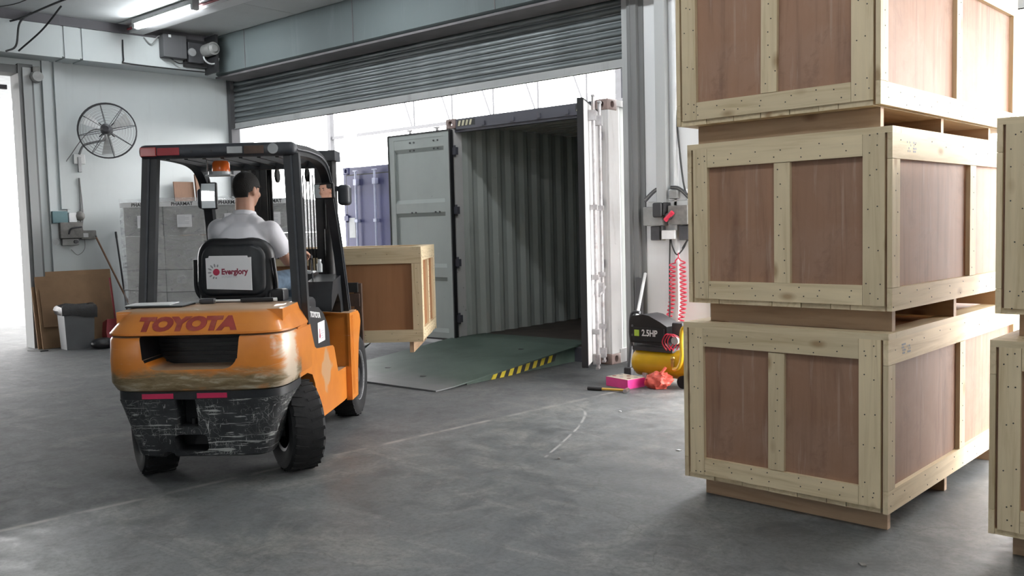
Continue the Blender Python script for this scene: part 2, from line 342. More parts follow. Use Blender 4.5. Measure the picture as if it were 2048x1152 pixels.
# ------------------------------------------------------------------ geometry helpers
class MB:
    """collects verts and faces, links them as one mesh object"""
    def __init__(s): s.v = []; s.f = []; s.mi = []; s.cur = 0; s.soft = False
    def add(s, vs, fs):
        o = len(s.v); s.v += [tuple(p) for p in vs]; s.f += [tuple(i+o for i in f) for f in fs]; s.mi += [s.cur]*len(fs); return s
    def mat(s, i): s.cur = i; return s
    def box(s, a, b, M=None):
        x0, y0, z0 = a; x1, y1, z1 = b
        vs = [Vector(p) for p in ((x0,y0,z0),(x1,y0,z0),(x1,y1,z0),(x0,y1,z0),(x0,y0,z1),(x1,y0,z1),(x1,y1,z1),(x0,y1,z1))]
        if M is not None: vs = [M @ p for p in vs]
        return s.add(vs, [(0,3,2,1),(4,5,6,7),(0,1,5,4),(1,2,6,5),(2,3,7,6),(3,0,4,7)])
    def cbox(s, c, d, M=None): return s.box([c[i]-d[i]/2 for i in range(3)], [c[i]+d[i]/2 for i in range(3)], M)
    def rbox(s, a, b, r, seg=3, M=None):
        """box with rounded edges"""
        s.soft = True
        bm = bmesh.new(); bmesh.ops.create_cube(bm, size=1)
        for v in bm.verts: v.co = Vector([(a[i]+b[i])/2 + v.co[i]*(b[i]-a[i]) for i in range(3)])
        bmesh.ops.bevel(bm, geom=list(bm.edges), offset=r, segments=seg, profile=.5, affect='EDGES')
        return s.bm(bm, M)
    def bm(s, bm, M=None):
        bm.verts.index_update()
        vs = [(M @ v.co if M is not None else v.co.copy()) for v in bm.verts]; fs = [tuple(v.index for v in f.verts) for f in bm.faces]; bm.free()
        return s.add(vs, fs)
    def cyl(s, p0, p1, r0, r1=None, seg=16, cap=True):
        r1 = r0 if r1 is None else r1
        p0 = Vector(p0); p1 = Vector(p1); d = (p1-p0).normalized(); u = d.orthogonal().normalized(); v = d.cross(u)
        vs = []
        for p, r in ((p0, r0), (p1, r1)):
            for k in range(seg):
                a = 2*PI*k/seg; vs.append(p + (u*math.cos(a) + v*math.sin(a))*r)
        fs = [(k, (k+1) % seg, seg+(k+1) % seg, seg+k) for k in range(seg)]
        if cap: fs += [tuple(range(seg-1, -1, -1)), tuple(range(seg, 2*seg))]
        return s.add(vs, fs)
    def tube(s, path, r, seg=8, closed=False, rs=None):
        path = [Vector(p) for p in path]; n = len(path); rings = []; u = None
        for i, p in enumerate(path):
            a = path[i-1] if (i > 0 or closed) else p; b = path[(i+1) % n] if (i < n-1 or closed) else p
            d = (b-a).normalized()
            if u is None: u = d.orthogonal().normalized()
            u = (u - d*u.dot(d)); u = u.normalized() if u.length > 1e-6 else d.orthogonal().normalized()
            v = d.cross(u); rr = rs[i] if rs else r
            rings.append([p + (u*math.cos(2*PI*k/seg) + v*math.sin(2*PI*k/seg))*rr for k in range(seg)])
        return s.loft(rings, closed, cap=not closed)
    def loft(s, rings, closed=False, cap=True, ringclosed=True):
        m = len(rings[0]); vs = [p for r in rings for p in r]; fs = []
        nr = len(rings)
        for i in range(nr if closed else nr-1):
            j = (i+1) % nr
            for k in range(m if ringclosed else m-1):
                k2 = (k+1) % m; fs.append((i*m+k, i*m+k2, j*m+k2, j*m+k))
        if cap and not closed: fs += [tuple(range(m-1, -1, -1)), tuple((nr-1)*m+k for k in range(m))]
        return s.add(vs, fs)
    def lathe(s, prof, M, seg=32, closed=False):
        """profile [(r, h)] turned about local z, placed with M"""
        rings = [[M @ Vector((r*math.cos(2*PI*k/seg), r*math.sin(2*PI*k/seg), h)) for k in range(seg)] for r, h in prof]
        return s.loft(rings, closed, cap=False)
    def prism(s, poly, axis, a, b, M=None):
        """polygon in the two other axes (cyclic order) extruded along axis from a to b"""
        def P(q, t):
            v = [0, 0, 0]; v[axis] = t; o = {0: (1, 2), 1: (0, 2), 2: (0, 1)}[axis]; v[o[0]] = q[0]; v[o[1]] = q[1]; v = Vector(v); return M @ v if M is not None else v
        n = len(poly); vs = [P(q, a) for q in poly] + [P(q, b) for q in poly]
        return s.add(vs, [tuple(range(n-1, -1, -1)), tuple(range(n, 2*n))] + [(k, (k+1) % n, n+(k+1) % n, n+k) for k in range(n)])
    def sphere(s, c, r, M=None, u=16, v=10):
        bm = bmesh.new(); bmesh.ops.create_uvsphere(bm, u_segments=u, v_segments=v, radius=1)
        r = r if hasattr(r, '__len__') else (r, r, r)
        T = Matrix.Translation(c) @ Matrix.Diagonal((*r, 1)); T = M @ T if M is not None else T
        return s.bm(bm, T)
    def mesh(s, name='m', ang=35):
        me = bpy.data.meshes.new(name); me.from_pydata(s.v, [], s.f); me.validate(); 
        bm = bmesh.new(); bm.from_mesh(me); bmesh.ops.recalc_face_normals(bm, faces=bm.faces); bm.to_mesh(me); bm.free()
        if ang: me.shade_smooth(); me.set_sharp_from_angle(angle=R(ang))
        if len(me.polygons) == len(s.mi) and any(s.mi): me.polygons.foreach_set('material_index', s.mi)
        me.update(); return me
    def build(s, name, mat, parent=None, loc=None, rz=None, ang=35, kind=None):
        o = obj(name, s.mesh(name, ang), mat, parent, loc, rz, kind)
        if s.soft and ang: md = o.modifiers.new('wn', 'WEIGHTED_NORMAL'); md.keep_sharp = True
        return o
def obj(name, me, mat=None, parent=None, loc=None, rz=None, kind=None):
    o = bpy.data.objects.new(name, me); COL.objects.link(o)
    if mat:
        for mm in ([mat] if isinstance(mat, str) else mat): me.materials.append(MATS[mm])
    if parent: o.parent = parent
    if loc is not None: o.location = loc
    if rz is not None: o.rotation_euler = (0, 0, rz)
    if kind: o['kind'] = kind
    return o
def inst(o, parent=None, loc=None, rot=None):
    c = o.copy(); COL.objects.link(c); c.parent = parent if parent else o.parent
    if loc is not None: c.location = loc
    if rot is not None: c.rotation_euler = rot
    return c
def tag(o, label, cat, group=None):
    o['label'] = label; o['category'] = cat
    if group: o['group'] = group
    return o
def thing(name, label, cat, loc=(0, 0, 0), rz=0, group=None):
    o = bpy.data.objects.new(name, None); COL.objects.link(o); o.location = loc; o.rotation_euler = (0, 0, rz); o.empty_display_size = .1
    return tag(o, label, cat, group)
def copy_tree(o, parent=None):
    c = o.copy(); COL.objects.link(c); c.parent = parent
    for ch in list(o.children): copy_tree(ch, c)
    return c
def struct(o): o['kind'] = 'structure'; return o
def lbl(o, l): o['label'] = l; return o
def evalmesh(o, name):
    dg = bpy.context.evaluated_depsgraph_get(); dg.update()
    return bpy.data.meshes.new_from_object(o.evaluated_get(dg))
def cut(o, cutters, op='DIFFERENCE'):
    tmp = []
    for mb in cutters:
        c = bpy.data.objects.new('cutter', mb.mesh('cutter', 0)); COL.objects.link(c); c.parent = o.parent; tmp.append(c)
        md = o.modifiers.new('b', 'BOOLEAN'); md.object = c; md.operation = op; md.solver = 'EXACT'
    me = evalmesh(o, o.name); old = o.data; o.modifiers.clear(); o.data = me; bpy.data.meshes.remove(old)
    for c in tmp: d = c.data; bpy.data.objects.remove(c); bpy.data.meshes.remove(d)
    me.shade_smooth(); me.set_sharp_from_angle(angle=R(32))
    return o
def remesh(mb, vox, smooth=6, name='body', adapt=0):
    o = bpy.data.objects.new('tmp', mb.mesh('tmp', 0)); COL.objects.link(o)
    r = o.modifiers.new('r', 'REMESH'); r.mode = 'VOXEL'; r.voxel_size = vox
    s = o.modifiers.new('s', 'SMOOTH'); s.iterations = smooth; s.factor = .5
    me = evalmesh(o, name); d = o.data; bpy.data.objects.remove(o); bpy.data.meshes.remove(d)
    me.shade_smooth(); me.name = name; return me
TXT = {}
def text_mesh(body, size, extrude=.001, bold=0.0, sx=1.0, align='CENTER', shear=0):
    cu = bpy.data.curves.new('txt', 'FONT'); cu.body = body; cu.size = size; cu.extrude = extrude; cu.offset = bold; cu.align_x = align; cu.align_y = 'CENTER'; cu.resolution_u = 4; cu.shear = shear
    o = bpy.data.objects.new('txt', cu); COL.objects.link(o); dg = bpy.context.evaluated_depsgraph_get(); dg.update()
    me = bpy.data.meshes.new_from_object(o.evaluated_get(dg)); bpy.data.objects.remove(o); bpy.data.curves.remove(cu)
    for v in me.vertices: v.co.x *= sx
    me.materials.clear(); return me
def arc(cx, cy, r, a0, a1, n): return [(cx+r*math.cos(R(a0+(a1-a0)*i/n)), cy+r*math.sin(R(a0+(a1-a0)*i/n))) for i in range(n+1)]
def bez(pts, n=12):
    """Catmull-Rom through points"""
    P = [Vector(p) for p in pts]; P = [P[0]*2-P[1]] + P + [P[-1]*2-P[-2]]; out = []
    for i in range(1, len(P)-2):
        for k in range(n):
            t = k/n; a, b, c, d = P[i-1], P[i], P[i+1], P[i+2]
            out.append(.5*((2*b)+(c-a)*t+(2*a-5*b+4*c-d)*t*t+(3*b-a-3*c+d)*t**3))
    return out + [P[-2]]
T = Matrix.Translation
def RX(a): return Matrix.Rotation(R(a), 4, 'X')
def RY(a): return Matrix.Rotation(R(a), 4, 'Y')
def RZ(a): return Matrix.Rotation(R(a), 4, 'Z')

# ------------------------------------------------------------------ the building
CEIL = 4.6; WY = 8.45
LWA = R(5.1); LC = Vector((-13.05, 8.45, 0)); LN = Vector((math.cos(LWA), -math.sin(LWA), 0)); LD = Vector((math.sin(LWA), math.cos(LWA), 0))
def LW(off, s, z=0): return LC + LN*off + LD*s + Vector((0, 0, z))
LRZ = -LWA
XL, XR, YB = -17.0, 2.5, -7.0
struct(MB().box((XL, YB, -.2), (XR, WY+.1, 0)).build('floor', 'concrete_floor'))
# a faint chalk arc on the floor
pts = bez([(-4.67, 5.97, .0008), (-4.456, 6.034, .0008), (-4.267, 5.914, .0008), (-4.029, 5.515, .0008), (-3.832, 5.061, .0008), (-3.648, 4.595, .0008)], 8)
vs = []
for i, p in enumerate(pts):
    d = (pts[min(i+1, len(pts)-1)]-pts[max(i-1, 0)]).normalized(); nn_ = Vector((-d.y, d.x, 0)); w_ = .006+.006*random.random(); vs += [p+nn_*w_, p-nn_*w_]
MB().add(vs, [(2*i, 2*i+1, 2*i+3, 2*i+2) for i in range(len(pts)-1) if i % 5 != 3]).build('chalk_mark', 'chalk', bpy.data.objects['floor'], ang=0)
struct(MB().box((-60, WY+.1, -.25), (40, 60, -.02)).build('ground_yard', 'yard_concrete'))
struct(MB().box((-60, YB-20, -.27), (-17, WY+.1, -.03)).build('ground_side_yard', 'yard_concrete'))
struct(MB().box((XL, YB, CEIL+.02), (XR, WY+.3, CEIL+.2)).build('ceiling', 'ceiling_board'))
# ceiling boards with open seams along the lamp line
ceil_o = bpy.data.objects['ceiling']
for y0, y1 in ((YB, -3.2), (-3.16, .3), (.34, 3.3), (3.34, 6.44), (6.47, 6.62), (6.84, 7.94)):
    for x0, x1 in ((-13.6, -10.6), (-10.59, -7.6), (-7.59, -4.6), (-4.59, -1.6), (-1.59, 1.6), (1.61, 2.5)):
        if y1 < 3 and x0 < -11: x0 = XL
        MB().box((x0, y0, CEIL), (x1, y1, CEIL+.02)).build('ceiling_panel', 'ceiling_board', ceil_o)
struct(MB().box((-13.4, 6.62, CEIL-.11), (XR, 6.82, CEIL+.02)).build('trim_1', 'white_wall'))      # boxed trunking on the ceiling
tag(MB().tube([(-13.0, 6.601, CEIL-.06), (XR, 6.601, CEIL-.06)], .016, 10).build('fire_pipe', 'pipe_red'), 'thin red pipe running along the ceiling beside the fluorescent lamp', 'pipe')
# walls behind and beside the camera
WX0, WX1, WZ0, WZ1 = -4.0, -2.2, 2.2, 3.5
struct(MB().box((XL, YB-.2, 0), (WX0, YB, CEIL)).box((WX1, YB-.2, 0), (XR, YB, CEIL)).box((WX0, YB-.2, 0), (WX1, YB, WZ0)).box((WX0, YB-.2, WZ1), (WX1, YB, CEIL)).build('wall_back', 'painted_wall'))
wn = struct(MB().box((WX0, YB-.12, WZ0), (WX0+.06, YB-.06, WZ1)).box((WX1-.06, YB-.12, WZ0), (WX1, YB-.06, WZ1)).box((WX0, YB-.12, WZ0), (WX1, YB-.06, WZ0+.06)).box((WX0, YB-.12, WZ1-.06), (WX1, YB-.06, WZ1)).build('window_1', 'column_dark'))
for k in (1, 2): MB().box((WX0+k*.6-.025, YB-.12, WZ0+.06), (WX0+k*.6+.025, YB-.06, WZ1-.06)).build('glazing_bar', 'column_dark', wn)
MB().box((WX0+.06, YB-.115, WZ0+.63), (WX1-.06, YB-.065, WZ0+.68)).build('glazing_bar', 'column_dark', wn)
for i in range(3):
    for k in range(2): MB().box((WX0+.03+i*.6, YB-.093, WZ0+.03+k*.64), (WX0+.57+i*.6, YB-.088, WZ0+.62+k*.64)).build('pane', 'window_glass', wn)
struct(MB().box((-24, -8, 5.0), (-13.6, 9, 5.1)).build('added_canopy_side', 'added_canopy_sheet'))  # unseen canopy, added to cut the sky light at the left door
struct(MB().box((XR, YB, 0), (XR+.2, 4.7, CEIL)).box((XR, 4.7, 4.05), (XR+.2, WY, CEIL)).box((XR, 8.3, 0), (XR+.2, WY, 4.05)).build('wall_right', 'painted_wall'))
struct(MB().box((2.7, YB-20, -.27), (40, WY+.1, -.03)).build('ground_right_yard', 'yard_concrete'))
# wall with the loading doors
def dock_wall(name, x0, x1, z0, z1, mat='white_wall'): return struct(MB().box((x0, WY-.1, z0), (x1, WY+.25, z1)).build(name, mat))
dock_wall('wall_front', -5.166, -4.4, 0, CEIL)
dock_wall('wall_front_upper', -13.2, -5.166, 4.0, CEIL+1.6, 'header_steel')
dock_wall('wall_front_upper_far', -4.4, XR, 4.0, CEIL+1.6, 'header_steel')
dock_wall('wall_front_end', 2.3, XR+.2, 0, 4.0, 'white_wall')
# left wall: its own frame (x = off the wall, y = along it, z)
lw = struct(MB().box((-.25, -3.02, 0), (0, .35, CEIL)).box((-.25, -5.0, 3.9), (0, -3.02, CEIL)).box((-.25, -16, 0), (0, -5.0, CEIL)).build('wall_left', 'painted_wall', loc=LC, rz=LRZ))
struct(MB().box((0, -16, 4.03), (.4, -2.74, 4.47)).box((0, -2.70, 4.03), (.4, -2.50, 4.47)).box((0, -2.46, 4.03), (.4, .2, 4.47)).build('trim_2', 'painted_wall', loc=LC, rz=LRZ))
struct(MB().box((0, -2.75, 4.05), (.385, -2.45, 4.47)).build('trim_3', 'painted_wall', loc=LC, rz=LRZ))
struct(MB().box((0, -16, 4.47), (.43, .2, 4.49)).box((.40, -16, 4.49), (.42, .2, 4.60)).build('trim_4', 'steel_angle', loc=LC, rz=LRZ))
# pilaster strips and the side door frame
struct(MB().box((0, -2.90, 0), (.05, -2.80, 4.03)).box((0, -2.74, 1.95), (.045, -2.62, 4.03)).build('trim_5', 'painted_wall', loc=LC, rz=LRZ))
df = struct(MB().box((-.26, -3.22, 0), (.09, -3.03, 3.95)).box((-.26, -5.0, 3.82), (.06, -3.22, 3.93)).build('door_1', 'column_grey', loc=LC, rz=LRZ))
MB().box((.09, -3.17, 0), (.11, -3.06, 3.9)).build('door_jamb_strip', 'column_light', df)
MB().box((-.2, -5.0, 3.62), (-.15, -3.3, 3.68)).build('door_track', 'steel_angle', df)
# steel casing above the big shutter
hd = struct(MB().prism([(7.95, 4.03), (8.0, 4.0), (WY-.1, 3.97), (WY-.1, CEIL), (7.95, CEIL)], 0, -12.72, -3.5).build('header_casing', 'header_steel'))
for x in (-11.9, -9.4, -6.9):
    MB().box((x, 7.944, 4.03), (x+.012, 7.952, CEIL)).box((x, 7.95, 3.985), (x+.012, 8.35, 3.995)).build('casing_seam', 'header_under', hd)
MB().box((-12.72, 7.952, 3.962), (-3.5, WY-.1, 3.99)).build('casing_soffit', 'header_under', hd)
struct(MB().prism([(7.95, 4.03), (8.0, 4.0), (WY-.1, 3.97), (WY-.1, CEIL), (7.95, CEIL)], 0, -3.49, XR).build('header_casing_far', 'header_steel'))
# roller shutters
def slat_mesh(x0, x1):
    prof = [(-.012, 0), (-.030, .012), (-.036, .030), (-.030, .050), (-.014, .064), (-.004, .070), (-.004, .088), (.006, .088), (.006, .070), (-.006, .060), (-.020, .048), (-.026, .030), (-.020, .014), (-.004, .0)]
    return MB().prism(prof, 0, x0, x1).mesh('slat', 50)
def shutter(label, x0, x1, zb, n):
    t = thing('roller_shutter', label, 'roller shutter', ((x0+x1)/2, WY-.02, zb))
    hw = (x1-x0)/2
    MB().box((-hw, -.03, 0), (hw, .012, .092)).box((-hw, -.045, 0), (hw, .03, .012)).build('bottom_rail', 'column_light', t)
    me = slat_mesh(-hw, hw); first = None
    for k in range(n):
        o = bpy.data.objects.new('slat', me); COL.objects.link(o); o.parent = t; o.location = (0, 0, .094+k*.0835)
        if k == 0: me.materials.append(MATS['shutter_steel'])
    return t
shutter('long ribbed steel roller shutter half raised above the container opening', -12.93, -5.42, 3.235, 10)
shutter('raised ribbed roller shutter behind the tall crate stacks, top right corner', -4.32, 2.26, 3.2, 10)
struct(MB().box((-13.02, WY-.12, 0), (-12.93, WY+.03, 4.0)).build('trim_6', 'column_dark'))
g = struct(MB().box((-5.42, WY-.13, 0), (-5.33, WY+.05, 4.0)).build('trim_7', 'column_light'))
g = struct(MB().box((-5.33, WY-.17, 0), (-5.215, WY+.2, 4.03)).box((-5.295, WY-.18, 0), (-5.285, WY-.17, 4.0)).box((-5.215, WY-.12, .0), (-5.16, WY, 4.0)).build('column_jamb', 'column_grey'))
struct(MB().box((-5.25, WY-.2, 0), (-5.17, WY-.171, .95)).build('trim_8', 'column_dark'))
struct(MB().box((-4.4, WY-.13, 0), (-4.32, WY+.05, 4.0)).build('trim_9', 'column_light'))
# unseen dock canopy, added to keep sky light off the containers
struct(MB().box((-30, WY+.25, 5.9), (-6.2, 14.6, 6.0)).build('added_canopy_dock', 'added_canopy_sheet'))
# ------------------------------------------------------------------ wooden crates
CW, CL, CH, SK = 1.125, 2.20, .975, .105
_bm = {}
def board(parent, name, a, b, fam='pine_'):
    """plank between two corners; alike planks share one mesh, grain runs along the longest side"""
    d = tuple(round(b[i]-a[i], 3) for i in range(3)); key = (d, fam)
    if key not in _bm:
        me = MB().cbox((0, 0, 0), d).mesh(name, 0); ax = 'xyz'[max(range(3), key=lambda i: d[i])]
        me.materials.append(MATS[fam+ax if fam.endswith('_') else fam]); _bm[key] = me
    o = bpy.data.objects.new(name, _bm[key]); COL.objects.link(o); o.parent = parent
    o.location = [(a[i]+b[i])/2 for i in range(3)]
    return o
def crate(label, loc, rz, group, ply='plywood', stamp=True, sides='FRBL', seed=0, L=None):
    rnd = random.Random(seed)
    t = thing('wooden_crate', label, 'crate', loc, rz, group)
    W, L, H = CW, L or CL, CH; th = .024; j = lambda s=.003: rnd.uniform(-s, s)
    z0, z1 = SK+.026, H-.030
    # skids, floor planks, lid
    for y in (.10, L/2-.17, L-.44): board(t, 'skid', (.075, y, 0), (W-.04, y+.038, SK), 'rough_pine_')
    x = .012
    for k, wd in enumerate((.17, .165, .155, .16, .155, .10, .17)):
        x1 = min(x+wd, W-.012); board(t, 'floor_plank', (x+.002, .012+j(.004), SK), (x1-.002, L-.012, SK+.026)); x = x1
    board(t, 'lid_board', (0, 0, z1), (W, .10, H)); board(t, 'lid_board', (0, L-.10, z1), (W, L, H))
    board(t, 'lid_board', (0, .102, z1), (.10, L-.102, H)); board(t, 'lid_board', (W-.10, .102, z1), (W, L-.102, H))
    board(t, 'lid_board', (.102, L/2-.045, z1), (W-.102, L/2+.045, H)); board(t, 'lid_panel', (.10, .10, z1+.002), (W-.10, L-.10, z1+.010), 'plywood_x')
    # ends
    e0, e1 = .036, W-.036
    for y0, y1, yp0, yp1 in ((0, th, th, th+.012), (L-th, L, L-th-.012, L-th)):
        board(t, 'stile', (e0, y0, z0), (e0+.088, y1, z1)); board(t, 'stile', (e1-.105, y0, z0), (e1, y1, z1))
        board(t, 'rail', (e0+.090, y0, z1-.10+j()), (e1-.107, y1, z1)); board(t, 'rail', (e0+.090, y0, z0), (e1-.107, y1, z0+.095+j()))
        xm = W/2-.045+j(.01); o = board(t, 'stile', (xm, y0+.002, z0+.097), (xm+.088, y1+.002, z1-.104)); o.rotation_euler.y = j(.012)
        board(t, 'panel', (e0+.004, yp0, z0+.002), (W/2-.002, yp1, z1-.002), ply); board(t, 'panel', (W/2+.002, yp0, z0+.002), (e1-.004, yp1, z1-.002), ply)
    # long sides
    for x0, x1, xp0, xp1 in ((0, th, th, th+.012), (W-th, W, W-th-.012, W-th)):
        board(t, 'rail', (x0, 0, z1-.12), (x1, L, z1)); board(t, 'rail', (x0, 0, SK+.002), (x1, L, SK+.112))
        for y in (0, L/2-.045, L-.09): board(t, 'stile', (x0, y, SK+.114), (x1, y+.09, z1-.122))
        board(t, 'panel', (xp0, .02, z0+.002), (xp1, L/2-.002, z1-.002), ply); board(t, 'panel', (xp0, L/2+.002, z0+.002), (xp1, L-.02, z1-.002), ply)
    # nail heads
    nb = MB()
    def nail(p, ax):
        r = .0034; d = [0, 0, 0]; d[ax] = .0012
        p = Vector(p); nb.cyl(p-Vector(d), p+Vector(d), r, seg=6)
    for xx in (e0+.03, e0+.065, e1-.08, e1-.03):
        for zz in (z0+.03, z0+.09, z0+.28, z0+.46, z0+.62, z1-.08, z1-.03): nail((xx+j(.012), -.0005, zz+j(.03)), 1)
    for zz in (z0+.03, z0+.07, z1-.03, z1-.075):
        for k in range(7): nail((e0+.12+k*.125+j(.03), -.0005, zz+j(.01)), 1)
    for zz in range(9): nail((W/2+j(.03), .0012, z0+.14+zz*.066+j(.01)), 1)
    for xs in (-.0005, W+.0005):
        for k in range(10):
            nail((xs, .06+k*.22+j(.06), SK+.03+j(.01)), 0); nail((xs, .05+k*.22+j(.06), SK+.08+j(.01)), 0); nail((xs, .05+k*.22+j(.05), z1-.04+j(.02)), 0)
        for zz in range(6): nail((xs, .045+j(.02), SK+.16+zz*.1+j(.02)), 0); nail((xs, L/2+j(.02), SK+.16+zz*.1+j(.02)), 0)
    nb.build('nail_heads', 'print_black', t, ang=0, kind='stuff')
    if stamp:
        sb = MB()
        for ys, w in ((.17, .055), (.245, .045)):
            for q in range(5):
                for z in range(4):
                    if rnd.random() < .62: sb.box((W, ys+q*w/5, z1-.085+z*.014), (W+.0012, ys+q*w/5+w/5*.7, z1-.085+z*.014+.009))
        lbl(sb.build('treatment_stamp', 'print_grey', t, ang=0), 'small dark heat treatment stamp')
    return t
G = 'crates in the tall stacks on the right'
def at_corner(xl, yl, xr, yr): return R(0)+math.atan2(yr-yl, xr-xl)
crate('pine and plywood crate at the bottom of the three high stack, standing on the floor', (-2.500, 4.413, 0), R(-3.0), G, seed=1)
crate('pine and plywood crate in the middle of the three high stack', (-2.485, 4.455, CH), R(-4.6), G, seed=2)
crate('pine and plywood crate on top of the three high stack', (-2.545, 4.45, CH*2), R(-3.6), G, seed=3)
crate('lower crate of the two high stack at the right edge of the picture', (-.945, 4.36, 0), R(-3.0), G, seed=4, L=1.25)
crate('upper crate of the two high stack at the right edge of the picture', (-.950, 4.47, CH), R(-2.5), G, seed=5, L=1.25)
crate('pine crate with smooth brown plywood panels carried on the forklift forks', (0, 0, 0), 0, None, 'plywood_smooth', False, seed=6, L=1.95)
LOAD = [o for o in COL.objects if o.name.startswith('wooden_crate')][-1]
LOAD.name = 'wooden_crate.005'

# ------------------------------------------------------------------ shipping containers
def corr(x, L, z0, z1, depth, flip, period=.278):
    """corrugated sheet along y at x, with thickness"""
    prof = []; y = 0.0; s = 1 if flip else -1
    while y < L-.1:
        prof += [(0, y), (0, y+.07), (depth*s, y+.139), (depth*s, y+.209)]; y += period
    prof += [(0, L)]
    mb = MB(); n = len(prof); vs = []
    for dx in (0, .006*s):
        for z in (z0, z1): vs += [(x+px+dx, py, z) for px, py in prof]
    fs = []
    for k in range(n-1): fs += [(k, k+1, n+k+1, n+k), (2*n+k+1, 2*n+k, 3*n+k, 3*n+k+1)]
    return mb.add(vs, fs)
def casting_mesh():
    o = MB().rbox((0, 0, 0), (.162, .178, .118), .008, 2).build('tmp', None)
    cut(o, [MB().rbox((.045, -.05, .025), (.108, .25, .095), .028, 3), MB().rbox((-.05, .055, .025), (.25, .12, .095), .028, 3), MB().rbox((.05, .06, -.05), (.112, .12, .2), .028, 3)])
    me = o.data; bpy.data.objects.remove(o); return me
CAST = casting_mesh()
def container(name, label, loc, W, L, H, mats, angL, angR, bars='container_bar', open_=True):
    """rear (door) end faces -y; x from 0 to W"""
    inn, outm, dark, rust, din = mats
    t = thing(name, label, 'container', loc)
    cm = CAST.copy(); cm.materials.append(MATS[rust])
    for x in (0, W-.162):
        for y in (0, L-.178):
            for z in (0, H-.118): o = obj('corner_casting', cm, None, t); o.location = (x, y, z)
    for x in (.004, W-.124):
        for y in (.01, L-.15): MB().box((x, y, .118), (x+.12, y+.14, H-.118)).box((x+.03, y-.004, .118), (x+.09, y, H-.118)).build('corner_post', outm if y < 1 else outm, t)
    hb = MB().box((.162, .01, H-.135), (W-.162, .13, H-.006)).box((.124, .03, H-.165), (W-.124, .12, H-.135)).build('door_header', dark, t)
    MB().box((.162, .01, .0), (W-.162, .13, .155)).build('door_sill', dark, t)
    if open_:
        for k in range(4):
            for xs, sg in ((.20, 1), (W-.42, 1)):
                x = xs+k*.062
                MB().prism([(x, H-.095), (x+.034, H-.095), (x+.054, H-.03), (x+.020, H-.03)], 1, .006, .010).build('hazard_stripe', 'hazard_cream', hb)
        for xs in (.19, W-.43): MB().box((xs, .0075, H-.10), (xs+.29, .0098, H-.025)).build('hazard_patch', 'hazard_black', hb)
        for x in (.6, 1.05, 1.45, 1.85): MB().box((x, -.01, H-.12), (x+.05, .01, H-.07)).build('cam_keeper', dark, hb)
    MB().box((.05, .13, .10), (W-.05, L-.1, .16)).build('floor', 'container_floor_wood', t)
    corr(.045, L-.3, .155, H-.06, .036, True).build('side_wall', inn if open_ else outm, t, loc=(0, .15, 0), ang=0)
    corr(W-.045, L-.3, .155, H-.06, .036, True).build('side_wall', inn if open_ else outm, t, loc=(-.036, .15, 0), ang=0)
    corr(W-.012, L-.3, .118, H-.06, .030, False).build('side_wall_outer', outm, t, loc=(0, .15, 0), ang=0)
    rm = MB(); y = .13
    while y < L-.14: rm.box((.05, y, H-.045), (W-.05, y+.1045, H-.02)).box((.05, y+.1045, H-.06), (W-.05, y+.209, H-.035)); y += .209
    rm.build('roof', inn, t, ang=0)
    MB().box((.05, L-.12, .15), (W-.05, L-.08, H-.05)).build('end_wall', inn, t)
    for x in (.0, W-.06): MB().box((x, .17, H-.07), (x+.06, L-.17, H-.005)).build('top_rail', outm, t); MB().box((x, .17, 0.005), (x+.06, L-.17, .155)).build('bottom_rail', outm, t)
    # doors: hinge line x = 0, leaf along +x (left) or -x (right), outer face towards -y
    dw, dh = W/2-.125, H-.30; zb = .155
    for side, ang in ((1, angL), (-1, angR)):
        S = lambda x: x*side
        d = bpy.data.objects.new('door', None); COL.objects.link(d); d.parent = t; d.empty_display_size = .1
        d.location = (.115 if side > 0 else W-.115, -.015, 0); d.rotation_euler = (0, 0, ang)
        def B(a, b, name, mat, kind=None): 
            x0, x1 = sorted((S(a[0]), S(b[0]))); return MB().box((x0, a[1], a[2]), (x1, b[1], b[2])).build(name, mat, d, ang=0)
        B((.005, .0, zb), (.10, .05, zb+dh), 'door_stile', din); B((dw-.10, .0, zb), (dw-.005, .05, zb+dh), 'door_stile', din)
        B((.10, .0, zb+dh-.055), (dw-.10, .05, zb+dh), 'door_rail', din); B((.10, .0, zb), (dw-.10, .05, zb+.07), 'door_rail', din)
        mb = MB(); nseg = 3; hz = (dh-.125)/nseg
        prof = [(.046, zb+.07)]
        for k in range(nseg):
            a = zb+.07+k*hz
            prof += [(.020, a+.05), (.020, a+hz-.17), (.046, a+hz-.12), (.046, a+hz)]
        full = prof + [(y-.012, z) for y, z in reversed(prof)]
        x0, x1 = sorted((S(.10), S(dw-.10))); mb.prism(full, 0, x0, x1).build('door_panel', din, d, ang=0)
        outer = MB(); outer.box((min(S(.004), S(dw-.004)), -.006, zb), (max(S(.004), S(dw-.004)), .0, zb+dh)).build('door_skin', outm, d, ang=0)
        for a, b in (((.0-.012, -.004, zb-.01), (.006, .058, zb+dh+.012)), ((dw-.006, -.004, zb-.01), (dw+.014, .058, zb+dh+.012)), ((.0, -.004, zb-.022), (dw, .058, zb-.0)), ((.0, -.004, zb+dh), (dw, .058, zb+dh+.018))):
            B(a, b, 'gasket', 'container_gasket')
        # bolts on the inner face
        bb = MB()
        for x in (.20, .27, .62, .69):
            for z in (zb+dh-.10, zb+dh-.20, zb+dh-.99): bb.cyl((S(x), .046, z), (S(x), .056, z), .011, seg=8)
        bb.build('bolt_heads', 'dark_metal', d, kind='stuff')
